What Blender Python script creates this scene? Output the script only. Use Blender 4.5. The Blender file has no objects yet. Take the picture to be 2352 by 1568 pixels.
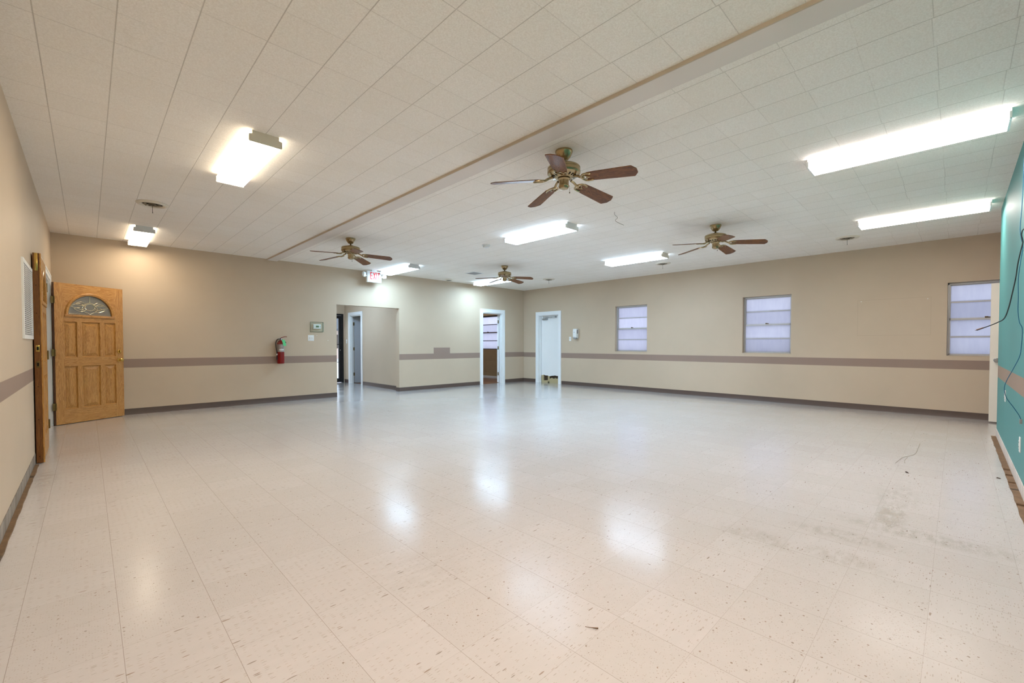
import bpy, bmesh, math, random
from mathutils import Vector, Matrix
random.seed(7)
PI = math.pi
R = math.radians
SC = bpy.context.scene
COL = SC.collection

# ------------------------------------------------------------------ room numbers (metres)
YA, XB, XC, YT = 9.482, 9.839, -0.378, -0.362     # back wall, right wall, left wall, teal wall
CZ, EYE = 2.836, 1.1593
TE = 8.15                                        # end of the teal wall
TILE = 0.3048


def lin(r, g, b):
    f = lambda c: (c / 255 / 12.92) if c / 255 <= 0.04045 else ((c / 255 + 0.055) / 1.055) ** 2.4
    return (f(r), f(g), f(b), 1.0)


# ------------------------------------------------------------------ node helpers
class NT:
    def __init__(self, name):
        self.m = bpy.data.materials.new(name)
        self.m.use_nodes = True
        self.t = self.m.node_tree
        self.t.nodes.clear()
        self.out = self.n('ShaderNodeOutputMaterial')

    def n(self, kind, **kw):
        nd = self.t.nodes.new(kind)
        for k, v in kw.items():
            setattr(nd, k, v)
        return nd

    def put(self, sock, v):
        if isinstance(v, bpy.types.NodeSocket):
            self.t.links.new(v, sock)
        elif v is not None:
            sock.default_value = v

    def math(self, op, a, b=None, c=None, clamp=False):
        nd = self.n('ShaderNodeMath', operation=op, use_clamp=clamp)
        for i, v in enumerate((a, b, c)):
            if v is not None:
                self.put(nd.inputs[i], v)
        return nd.outputs[0]

    def mix(self, fac, a, b, blend='MIX'):
        nd = self.n('ShaderNodeMix', data_type='RGBA', blend_type=blend)
        self.put(nd.inputs[0], fac)
        self.put(nd.inputs[6], a)
        self.put(nd.inputs[7], b)
        return nd.outputs[2]

    def pos(self):
        return self.n('ShaderNodeTexCoord').outputs['Object']

    def xyz(self, v):
        nd = self.n('ShaderNodeSeparateXYZ')
        self.put(nd.inputs[0], v)
        return nd.outputs

    def vec(self, x, y, z=0.0):
        nd = self.n('ShaderNodeCombineXYZ')
        for i, v in enumerate((x, y, z)):
            self.put(nd.inputs[i], v)
        return nd.outputs[0]

    def noise(self, v, scale, detail=3.0, rough=0.5, dist=0.0):
        nd = self.n('ShaderNodeTexNoise')
        self.put(nd.inputs['Vector'], v)
        nd.inputs['Scale'].default_value = scale
        nd.inputs['Detail'].default_value = detail
        nd.inputs['Roughness'].default_value = rough
        nd.inputs['Distortion'].default_value = dist
        return nd.outputs['Fac']

    def ramp(self, fac, stops):
        nd = self.n('ShaderNodeValToRGB')
        self.put(nd.inputs[0], fac)
        e = nd.color_ramp.elements
        while len(e) < len(stops):
            e.new(0.5)
        for i, (p, c) in enumerate(stops):
            e[i].position = p
            e[i].color = c
        return nd.outputs[0]

    def smooth(self, v, a, b):
        nd = self.n('ShaderNodeMapRange', interpolation_type='SMOOTHSTEP')
        self.put(nd.inputs[0], v)
        nd.inputs[1].default_value = a
        nd.inputs[2].default_value = b
        return nd.outputs[0]

    def band(self, v, a, b, s=0.002):
        return self.math('MULTIPLY', self.smooth(v, a - s, a + s), self.math('SUBTRACT', 1.0, self.smooth(v, b - s, b + s)))

    def bump(self, h, strength, dist=0.01):
        nd = self.n('ShaderNodeBump')
        nd.inputs['Strength'].default_value = strength
        nd.inputs['Distance'].default_value = dist
        self.put(nd.inputs['Height'], h)
        return nd.outputs[0]

    def pbr(self, col, rough=0.5, metal=0.0, spec=0.5, normal=None, **kw):
        nd = self.n('ShaderNodeBsdfPrincipled')
        self.put(nd.inputs['Base Color'], col)
        self.put(nd.inputs['Roughness'], rough)
        self.put(nd.inputs['Metallic'], metal)
        self.put(nd.inputs['Specular IOR Level'], spec)
        if normal is not None:
            self.put(nd.inputs['Normal'], normal)
        for k, v in kw.items():
            self.put(nd.inputs[k], v)
        self.t.links.new(nd.outputs[0], self.out.inputs[0])
        return nd


def simple(name, col, rough=0.5, metal=0.0, spec=0.5, var=0.04, scale=30, bump=0.0):
    N = NT(name)
    p = N.pos()
    nz = N.noise(p, scale)
    c = N.mix(nz, tuple(x * (1 - var) for x in col[:3]) + (1,), tuple(min(1, x * (1 + var)) for x in col[:3]) + (1,))
    N.pbr(c, rough, metal, spec, N.bump(nz, bump, 0.002) if bump else None)
    return N.m


def wall_paint(name, base, stripe=None, patch=None, outline=None, grime=0.05):
    N = NT(name)
    p = N.pos()
    x, y, z = N.xyz(p)
    big = N.noise(p, 0.9, 4, 0.55)
    fine = N.noise(p, 140, 2, 0.6)
    c = N.mix(N.smooth(big, 0.25, 0.75), tuple(v * (1 - grime) for v in base[:3]) + (1,), tuple(v * (1 + grime * 0.6) for v in base[:3]) + (1,))
    if stripe:
        col, z0, z1 = stripe
        m = N.band(z, z0, z1)
        if patch:
            m = N.math('MULTIPLY', m, N.math('LESS_THAN', y, YA + .002))
            m2 = N.math('MULTIPLY', N.band(x, patch[0], patch[1]), N.band(z, patch[2], patch[3]))
            m = N.math('MAXIMUM', m, m2)
        sc = N.mix(big, tuple(v * 0.92 for v in col[:3]) + (1,), tuple(v * 1.08 for v in col[:3]) + (1,))
        c = N.mix(m, c, sc)
    if outline:      # seam of a patched opening under the paint
        y0, y1, z0, z1 = outline
        a = N.math('MULTIPLY', N.math('ADD', N.band(y, y0 - .004, y0 + .004, .003), N.band(y, y1 - .004, y1 + .004, .003)), N.band(z, z0, z1))
        b = N.math('MULTIPLY', N.math('ADD', N.band(z, z0 - .004, z0 + .004, .003), N.band(z, z1 - .004, z1 + .004, .003)), N.band(y, y0, y1))
        c = N.mix(N.math('MULTIPLY', N.math('MAXIMUM', a, b), 0.13), c, lin(110, 95, 75))
    N.pbr(c, 0.55, 0, 0.3, N.bump(fine, 0.06, 0.003))
    return N.m


TAN = lin(194, 176, 153)
STRIPE = lin(147, 126, 113)
M = {}
M['wall_far'] = wall_paint('tan_paint_far', TAN, (STRIPE, .772, .916), (6.459, 6.983, .9, 1.071))
M['wall_right'] = wall_paint('tan_paint_right', TAN, (STRIPE, .764, .906), None, (.30, 1.236, 1.31, 1.93))
M['wall_left'] = wall_paint('tan_paint_left', TAN, (STRIPE, .81, .93))
M['wall_plain'] = wall_paint('tan_paint_plain', TAN)
M['teal'] = wall_paint('teal_paint', lin(82, 146, 145), (lin(150, 131, 117), .752, .898), None, None, .05)


def floor_mat():
    N = NT('vinyl_tile')
    p = N.pos()
    x, y, z = N.xyz(p)
    u = N.math('DIVIDE', N.math('SUBTRACT', x, -0.2235), TILE)
    v = N.math('DIVIDE', N.math('SUBTRACT', y, 2.5086), TILE)
    iu, iv = N.math('FLOOR', u), N.math('FLOOR', v)
    fu, fv = N.math('FRACT', u), N.math('FRACT', v)
    wn = N.n('ShaderNodeTexWhiteNoise', noise_dimensions='2D')
    N.put(wn.inputs['Vector'], N.vec(iu, iv))
    rnd = wn.outputs['Value']
    par = N.math('GREATER_THAN', rnd, 0.5)
    jx, jy = N.math('MULTIPLY', rnd, 13.7), N.math('MULTIPLY', rnd, 41.3)
    ax, ay = N.math('ADD', x, jx), N.math('ADD', y, jy)
    sx = N.math('ADD', 0.2, N.math('MULTIPLY', par, 0.5))
    sy = N.math('SUBTRACT', 1.0, N.math('MULTIPLY', par, 0.25))
    g = N.vec(N.math('MULTIPLY', ax, sx), N.math('MULTIPLY', ay, sy), 0.0)

    def flecks(scale, r0, r1, pw):
        vo = N.n('ShaderNodeTexVoronoi', voronoi_dimensions='2D', feature='F1')
        N.put(vo.inputs['Vector'], g)
        vo.inputs['Scale'].default_value = scale
        cr, cg, cb = N.xyz(vo.outputs['Color'])
        rad = N.math('ADD', r0, N.math('MULTIPLY', r1, N.math('POWER', cr, pw)))
        return N.math('SUBTRACT', 1.0, N.smooth(N.math('SUBTRACT', vo.outputs['Distance'], rad), -0.03, 0.03)), cg
    f1, c1 = flecks(165, -0.06, 0.38, 2.6)
    f2, c2 = flecks(62, -0.12, 0.34, 8.0)
    cloud = N.noise(g, 22, 3, 0.6)
    tone = N.noise(p, 0.55, 3)
    c = N.mix(cloud, lin(196, 191, 187), lin(206, 200, 197))
    c = N.mix(N.math('MULTIPLY', rnd, 0.35), c, lin(191, 185, 179))
    c = N.mix(N.math('MULTIPLY', f1, 0.6), c, N.mix(c1, lin(172, 155, 138), lin(160, 150, 140)))
    c = N.mix(N.math('MULTIPLY', f2, 0.7), c, N.mix(c2, lin(138, 108, 82), lin(128, 114, 100)))
    # tile joints
    du = N.math('MINIMUM', fu, N.math('SUBTRACT', 1.0, fu))
    dv = N.math('MINIMUM', fv, N.math('SUBTRACT', 1.0, fv))
    ju = N.math('SUBTRACT', 1.0, N.smooth(du, 0.0012, 0.0045))
    jv = N.math('SUBTRACT', 1.0, N.smooth(dv, 0.001, 0.0038))
    jn = N.noise(p, 3.0, 3)
    joint = N.math('MAXIMUM', N.math('MULTIPLY', ju, 0.95), N.math('MULTIPLY', jv, N.math('ADD', 0.15, N.math('MULTIPLY', jn, 0.75))))
    c = N.mix(N.math('MULTIPLY', joint, 0.62), c, lin(122, 102, 84))
    # stains: worn dirty places, each with its own spot
    ns = N.noise(N.vec(N.math('MULTIPLY', x, 1.0), N.math('MULTIPLY', y, 2.2)), 9, 5, 0.7)
    st = None
    for (cx, cy, rx, ry, k, rot) in ((3.86, .30, .36, .10, .85, 0), (3.60, .10, .12, .50, .55, 0), (3.27, .46, .10, .30, .5, 0), (2.92, .40, .12, .22, .4, 0),
                                     (4.35, .30, .5, .14, .35, 0), (2.88, .82, .14, .25, .35, 0), (-.28, 5.46, .10, .35, .5, 0), (1.2, 1.9, .3, .3, .18, 0)):
        dx = N.math('DIVIDE', N.math('SUBTRACT', x, cx), rx)
        dy = N.math('DIVIDE', N.math('SUBTRACT', y, cy), ry)
        d = N.math('SQRT', N.math('ADD', N.math('MULTIPLY', dx, dx), N.math('MULTIPLY', dy, dy)))
        s = N.math('MULTIPLY', N.math('SUBTRACT', 1.0, N.smooth(d, 0.4, 1.15)), k)
        st = s if st is None else N.math('MAXIMUM', st, s)
    st = N.math('MULTIPLY', st, N.smooth(ns, 0.36, 0.62))
    c = N.mix(N.math('MULTIPLY', st, 0.52), c, lin(122, 110, 82))
    # waxed surface: patchy gloss, slightly wavy
    wax = N.noise(p, 1.3, 4, 0.6)
    streak = N.noise(N.vec(N.math('MULTIPLY', x, 3.0), N.math('MULTIPLY', y, 9.0)), 3.0, 4, 0.65)
    ro = N.math('ADD', 0.16, N.math('MULTIPLY', N.smooth(wax, 0.3, 0.75), 0.08))
    ro = N.math('ADD', ro, N.math('MULTIPLY', st, 0.12))
    wav = N.math('ADD', N.math('MULTIPLY', N.noise(p, 7, 2), 0.7), N.math('MULTIPLY', streak, 0.3))
    nrm = N.bump(wav, 0.08, 0.012)
    df = N.n('ShaderNodeBsdfDiffuse')
    N.put(df.inputs[0], c)
    gl = N.n('ShaderNodeBsdfGlossy')
    gl.inputs[0].default_value = (.97, .98, 1.0, 1)
    N.put(gl.inputs['Roughness'], ro)
    N.put(gl.inputs['Normal'], nrm)
    lw = N.n('ShaderNodeLayerWeight')
    lw.inputs[0].default_value = 0.5
    fac = N.math('ADD', 0.008, N.math('MULTIPLY', N.math('POWER', lw.outputs['Facing'], 8.0), 1.75), clamp=True)
    mx = N.n('ShaderNodeMixShader')
    N.put(mx.inputs[0], fac)
    N.t.links.new(df.outputs[0], mx.inputs[1])
    N.t.links.new(gl.outputs[0], mx.inputs[2])
    N.t.links.new(mx.outputs[0], N.out.inputs[0])
    return N.m


def ceiling_mat():
    N = NT('ceiling_tile')
    p = N.pos()
    x, y, z = N.xyz(p)
    right = N.math('GREATER_THAN', x, 2.65)
    ox = N.math('ADD', 1.6532, N.math('MULTIPLY', right, 2.839 - 1.6532))
    oy = N.math('ADD', 1.7653, N.math('MULTIPLY', right, 1.022 - 1.7653))
    u = N.math('DIVIDE', N.math('SUBTRACT', x, ox), TILE)
    iu = N.math('FLOOR', u)
    wob = N.n('ShaderNodeTexWhiteNoise', noise_dimensions='1D')
    N.put(wob.inputs['W'], iu)
    yy = N.math('ADD', y, N.math('MULTIPLY', N.math('SUBTRACT', wob.outputs['Value'], 0.5), 0.016))
    v = N.math('DIVIDE', N.math('SUBTRACT', yy, oy), TILE)
    iv = N.math('FLOOR', v)
    w2 = N.n('ShaderNodeTexWhiteNoise', noise_dimensions='2D')
    N.put(w2.inputs['Vector'], N.vec(iu, iv))
    rnd = w2.outputs['Value']
    fu, fv = N.math('FRACT', u), N.math('FRACT', v)
    du = N.math('MINIMUM', fu, N.math('SUBTRACT', 1.0, fu))
    dv = N.math('MINIMUM', fv, N.math('SUBTRACT', 1.0, fv))
    big = N.noise(p, 0.8, 3)
    lu = N.math('MULTIPLY', N.math('SUBTRACT', 1.0, N.smooth(du, 0.004, 0.014)), N.math('ADD', 0.55, N.math('MULTIPLY', N.noise(p, 2.1, 2), 0.45)))
    lv = N.math('MULTIPLY', N.math('SUBTRACT', 1.0, N.smooth(dv, 0.003, 0.010)), N.math('ADD', 0.12, N.math('MULTIPLY', N.smooth(N.noise(p, 1.4, 2), .35, .65), 0.5)))
    ln = N.math('MAXIMUM', lu, lv)
    grain = N.noise(p, 120, 3, 0.7)
    c = N.mix(N.smooth(grain, 0.3, 0.7), lin(236, 230, 221), lin(250, 246, 239))
    c = N.mix(N.math('MULTIPLY', rnd, 0.12), c, lin(222, 211, 192))
    c = N.mix(N.math('MULTIPLY', N.smooth(big, 0.45, 0.8), 0.15), c, lin(222, 206, 180))
    stn = N.smooth(N.noise(N.vec(x, y, 3.3), 2.2, 4, 0.6), 0.66, 0.8)
    c = N.mix(N.math('MULTIPLY', stn, 0.22), c, lin(190, 165, 130))
    c = N.mix(N.math('MULTIPLY', ln, 0.5), c, lin(120, 104, 82))
    h = N.math('SUBTRACT', N.math('MULTIPLY', grain, 0.6), N.math('MULTIPLY', ln, 1.2))
    N.pbr(c, 0.85, 0, 0.2, N.bump(h, 0.22, 0.006))
    return N.m


def oak(name, axis='z', dark=1.0, tint=(1, 1, 1)):
    N = NT(name)
    p = N.pos()
    x, y, z = N.xyz(p)
    if axis == 'z':
        q = N.vec(N.math('MULTIPLY', x, 1.0), N.math('MULTIPLY', y, 1.0), N.math('MULTIPLY', z, 0.09))
    else:
        q = N.vec(N.math('MULTIPLY', x, 0.09), N.math('MULTIPLY', y, 1.0), N.math('MULTIPLY', z, 1.0))
    n1 = N.noise(q, 26, 4, 0.6, 1.2)
    n2 = N.noise(q, 120, 3, 0.7)
    wv = N.math('FRACT', N.math('MULTIPLY', n1, 7.0))
    rings = N.math('MULTIPLY', N.smooth(wv, 0.0, 0.85), N.math('SUBTRACT', 1.0, N.smooth(wv, 0.88, 1.0)))
    k = lambda r, g, b: tuple(a * dark * t for a, t in zip(lin(r, g, b)[:3], tint)) + (1,)
    c = N.mix(rings, k(192, 142, 74), k(162, 110, 48))
    c = N.mix(N.math('MULTIPLY', N.smooth(n2, 0.5, 0.75), 0.55), c, k(122, 74, 28))
    N.pbr(c, 0.34, 0, 0.45, N.bump(n2, 0.05, 0.002))
    return N.m


def blade_wood():
    N = NT('fan_blade_wood')
    p = N.pos()
    x, y, z = N.xyz(p)
    q = N.vec(N.math('MULTIPLY', x, 0.16), y, z)
    n1 = N.noise(q, 22, 3, 0.55, 1.0)
    wv = N.math('FRACT', N.math('MULTIPLY', n1, 6.0))
    rings = N.math('MULTIPLY', N.smooth(wv, 0.0, 0.8), N.math('SUBTRACT', 1.0, N.smooth(wv, 0.85, 1.0)))
    n2 = N.noise(q, 160, 2, 0.6)
    c = N.mix(rings, lin(138, 88, 42), lin(98, 57, 22))
    c = N.mix(N.math('MULTIPLY', n2, 0.4), c, lin(74, 38, 14))
    N.pbr(c, 0.38, 0, 0.22)
    return N.m


def film_glass(name, k):
    """Old obscured window pane: daylight glows through it, streaky with grime."""
    N = NT(name)
    p = N.pos()
    x, y, z = N.xyz(p)
    s = N.noise(N.vec(N.math('MULTIPLY', x, 1), N.math('MULTIPLY', y, 14), N.math('MULTIPLY', z, 2.2)), 1.6, 5, 0.6)
    s2 = N.noise(p, 3.0, 4, 0.6)
    f = N.math('ADD', N.math('MULTIPLY', s, 0.5), N.math('MULTIPLY', s2, 0.5))
    wn = N.n('ShaderNodeTexWhiteNoise', noise_dimensions='1D')
    N.put(wn.inputs['W'], N.math('ADD', N.math('FLOOR', N.math('DIVIDE', z, .291)), k * 37))
    pv = N.math('ADD', 0.88, N.math('MULTIPLY', wn.outputs['Value'], 0.2))
    c = N.mix(N.smooth(f, 0.3, 0.7), (0.64 * k, 0.64 * k, 0.70 * k, 1), (0.70 * k, 0.70 * k, 0.745 * k, 1))
    c = N.mix(1.0, c, N.vec(pv, pv, N.math('ADD', 0.1, N.math('MULTIPLY', pv, 0.9))), 'MULTIPLY')
    tr = N.n('ShaderNodeBsdfTranslucent')
    N.put(tr.inputs[0], c)
    gl = N.n('ShaderNodeBsdfGlossy')
    gl.inputs['Roughness'].default_value = 0.15
    fr = N.n('ShaderNodeFresnel')
    fr.inputs[0].default_value = 1.35
    mx = N.n('ShaderNodeMixShader')
    N.put(mx.inputs[0], N.math('MULTIPLY', fr.outputs[0], 0.35))
    N.t.links.new(tr.outputs[0], mx.inputs[1])
    N.t.links.new(gl.outputs[0], mx.inputs[2])
    N.t.links.new(mx.outputs[0], N.out.inputs[0])
    return N.m


def clear_glass(name, tint=(0.92, 0.95, 0.94, 1), k=0.5):
    N = NT(name)
    tr = N.n('ShaderNodeBsdfTransparent')
    tr.inputs[0].default_value = tint
    gl = N.n('ShaderNodeBsdfGlossy')
    gl.inputs['Roughness'].default_value = 0.06
    fr = N.n('ShaderNodeLayerWeight')
    fr.inputs[0].default_value = 0.5
    mx = N.n('ShaderNodeMixShader')
    N.put(mx.inputs[0], N.math('ADD', 0.03, N.math('MULTIPLY', N.math('POWER', fr.outputs['Facing'], 4.0), k)))
    N.t.links.new(tr.outputs[0], mx.inputs[1])
    N.t.links.new(gl.outputs[0], mx.inputs[2])
    N.t.links.new(mx.outputs[0], N.out.inputs[0])
    return N.m


def lamp_lens(name, col, strength):
    """Lit prismatic diffuser: two tubes behind it, slightly brighter along each tube."""
    N = NT(name)
    p = N.pos()
    x, y, z = N.xyz(p)
    tube = N.math('ABSOLUTE', N.math('SUBTRACT', N.math('ABSOLUTE', x), 0.06))
    b = N.math('ADD', 0.75, N.math('MULTIPLY', N.math('SUBTRACT', 1.0, N.smooth(tube, 0.0, 0.06)), 0.4))
    nz = N.math('ABSOLUTE', N.xyz(N.n('ShaderNodeTexCoord').outputs['Normal'])[2])
    b = N.math('MULTIPLY', b, N.math('ADD', 0.09, N.math('MULTIPLY', N.math('POWER', nz, 2.0), .95)))   # the sides of the diffuser are dimmer than its face
    em = N.n('ShaderNodeEmission')
    em.inputs[0].default_value = col
    N.put(em.inputs[1], N.math('MULTIPLY', b, strength))
    N.t.links.new(em.outputs[0], N.out.inputs[0])
    return N.m


def emit(name, col, s):
    N = NT(name)
    em = N.n('ShaderNodeEmission')
    em.inputs[0].default_value = col
    em.inputs[1].default_value = s
    N.t.links.new(em.outputs[0], N.out.inputs[0])
    return N.m


def block_wall():
    N = NT('painted_block')
    p = N.pos()
    x, y, z = N.xyz(p)
    br = N.n('ShaderNodeTexBrick')
    N.put(br.inputs['Vector'], N.vec(y, z, 0))
    br.inputs['Scale'].default_value = 1.0
    br.inputs['Brick Width'].default_value = 0.4
    br.inputs['Row Height'].default_value = 0.2
    br.inputs['Mortar Size'].default_value = 0.008
    br.inputs['Mortar Smooth'].default_value = 0.6
    n = N.noise(p, 9, 4, 0.7, 1.5)
    c = N.mix(n, lin(168, 145, 112), lin(182, 158, 125))
    h = N.math('SUBTRACT', N.math('MULTIPLY', n, 0.5), br.outputs['Fac'])
    N.pbr(c, 0.7, 0, 0.3, N.bump(h, 0.5, 0.02))
    return N.m


def plank_floor():
    N = NT('brown_floor')
    p = N.pos()
    x, y, z = N.xyz(p)
    n = N.noise(N.vec(N.math('MULTIPLY', x, 0.2), N.math('MULTIPLY', y, 3)), 8, 4)
    N.pbr(N.mix(n, lin(126, 84, 58), lin(152, 106, 76)), 0.3, 0, 0.4)
    return N.m


def brick_mat():
    N = NT('house_brick')
    p = N.pos()
    x, y, z = N.xyz(p)
    br = N.n('ShaderNodeTexBrick')
    N.put(br.inputs['Vector'], N.vec(x, z, 0))
    br.inputs['Scale'].default_value = 3.0
    br.inputs['Color1'].default_value = lin(214, 186, 174)
    br.inputs['Color2'].default_value = lin(222, 196, 184)
    br.inputs['Mortar'].default_value = lin(215, 205, 198)
    N.pbr(br.outputs['Color'], 0.8)
    return N.m


def grime_band(name, a, b):
    N = NT(name)
    p = N.pos()
    x, y, z = N.xyz(p)
    n = N.noise(N.vec(N.math('MULTIPLY', x, 5), N.math('MULTIPLY', y, 5), N.math('MULTIPLY', z, 1.5)), 2.2, 5, 0.7)
    N.pbr(N.mix(N.smooth(n, 0.35, 0.65), a, b), 0.6, 0, 0.3, N.bump(n, 0.1, 0.004))
    return N.m


def label_mat():
    N = NT('printed_label')
    p = N.pos()
    x, y, z = N.xyz(p)
    rows = N.math('FRACT', N.math('MULTIPLY', z, 105))
    n = N.noise(N.vec(N.math('MULTIPLY', x, 1), N.math('MULTIPLY', y, 1), N.math('MULTIPLY', N.math('FLOOR', N.math('MULTIPLY', z, 105)), 0.7)), 150, 2)
    ink = N.math('MULTIPLY', N.math('LESS_THAN', rows, 0.6), N.math('GREATER_THAN', n, 0.46))
    N.pbr(N.mix(ink, lin(176, 170, 166), lin(104, 84, 80)), 0.35, 0.3)
    return N.m


M['floor'] = floor_mat()
M['ceiling'] = ceiling_mat()
M['oak'] = oak('oak_upright')
M['oak_h'] = oak('oak_level', 'x')
M['oak_edge'] = oak('oak_edge_stain', 'z', 0.34, (1.1, .82, .55))
M['blade'] = blade_wood()
M['brass_old'] = simple('antique_brass', lin(172, 152, 116), 0.26, 0.95, .5, .1, 40)
M['brass_dark'] = simple('dark_brass', lin(92, 76, 46), 0.4, 0.9, .5, .1, 40)
M['brass'] = simple('polished_brass', lin(206, 172, 96), 0.22, 1.0, .5, .05, 40)
M['hinge'] = simple('aged_hinge', lin(112, 92, 52), 0.4, 0.85, .5, .12, 60)
M['white'] = simple('white_gloss_paint', lin(232, 234, 234), 0.35, 0, .5, .02, 8)
M['white_door'] = simple('white_door_paint', lin(232, 233, 232), 0.4, 0, .45, .025, 5)
M['cream_door'] = simple('cream_door_paint', lin(226, 220, 206), 0.4, 0, .45, .02, 5)
M['plastic'] = simple('white_plastic', lin(226, 228, 226), 0.4, 0, .45, .015, 40)
M['plastic_grey'] = simple('grey_plastic', lin(150, 148, 146), 0.35)
M['almond'] = simple('almond_metal', lin(222, 214, 198), 0.4, 0, .4, .03, 12)
M['galv'] = simple('fixture_metal', lin(214, 216, 216), 0.4, 0.1, .45, .04, 20)
M['steel'] = simple('brushed_steel', lin(170, 172, 172), 0.3, 0.9)
M['dark'] = simple('dark_void', lin(34, 28, 22), 0.8, 0, .2)
M['duct'] = simple('dusty_duct', lin(70, 58, 44), 0.75, 0, .2, .2, 30)
M['louver'] = simple('dusty_louver', lin(176, 164, 144), 0.6, 0, .2, .15, 40)
M['black'] = simple('black_metal', lin(22, 23, 26), 0.35, 0.2)
M['base'] = simple('brown_vinyl_base', lin(84, 68, 60), 0.42, 0, .45, .06, 6)
M['base_toe'] = grime_band('brown_adhesive', lin(106, 82, 58), lin(124, 98, 70))
M['glue'] = grime_band('bare_plaster_glue', lin(112, 103, 94), lin(150, 141, 130))
M['glue_light'] = grime_band('bare_plaster_pale', lin(196, 186, 176), lin(216, 208, 200))
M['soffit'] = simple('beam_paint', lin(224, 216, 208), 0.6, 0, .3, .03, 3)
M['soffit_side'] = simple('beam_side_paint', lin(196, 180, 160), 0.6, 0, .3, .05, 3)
M['red'] = simple('red_enamel', lin(122, 6, 8), 0.25, 0, .5, .05, 20)
M['red_ink'] = simple('exit_red', lin(236, 40, 46), 0.5)
M['rubber'] = simple('black_rubber', lin(30, 22, 20), 0.5)
M['tag'] = simple('green_tag', lin(96, 212, 142), 0.6)
M['label'] = label_mat()
M['lcd'] = simple('lcd_green', lin(112, 128, 92), 0.2)
M['frost'] = simple('frosted_glass', lin(118, 114, 104), 0.25, 0, .5, .1, 25)
M['came'] = simple('bright_came', lin(222, 208, 170), 0.2, 0.8)
M['stud'] = simple('raw_timber', lin(178, 164, 126), 0.7, 0, .3, .12, 25)
M['block'] = block_wall()
M['planks'] = plank_floor()
M['brick'] = brick_mat()
M['roof'] = simple('roof_shingle', lin(96, 100, 108), 0.8, 0, .2, .1, 3)
M['pave'] = simple('pale_pavement', lin(190, 186, 184), 0.8, 0, .2, .08, 2)
M['glass'] = clear_glass('door_glass')
M['guard'] = clear_glass('guard_acrylic', (0.965, 0.985, 0.975, 1), .5)
M['alu'] = simple('window_aluminium', lin(186, 184, 182), 0.45, 0.3, .5, .06, 12)
M['bronze'] = simple('window_bronze', lin(84, 72, 66), 0.45, 0.3)
M['cable_black'] = simple('black_cable', lin(26, 32, 34), 0.4)
M['cable_blue'] = simple('blue_cable', lin(22, 92, 122), 0.4)
M['copper'] = simple('connector_metal', lin(92, 70, 62), 0.5, 0.2)
M['string'] = simple('grey_thread', lin(150, 140, 122), 0.8)
M['splinter'] = simple('splinter_wood', lin(116, 84, 54), 0.7)
M['door_grey'] = simple('grey_door_paint', lin(150, 154, 160), 0.45)
M['chip'] = simple('dark_chip', lin(58, 40, 26), 0.7)

# ------------------------------------------------------------------ mesh builder


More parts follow.
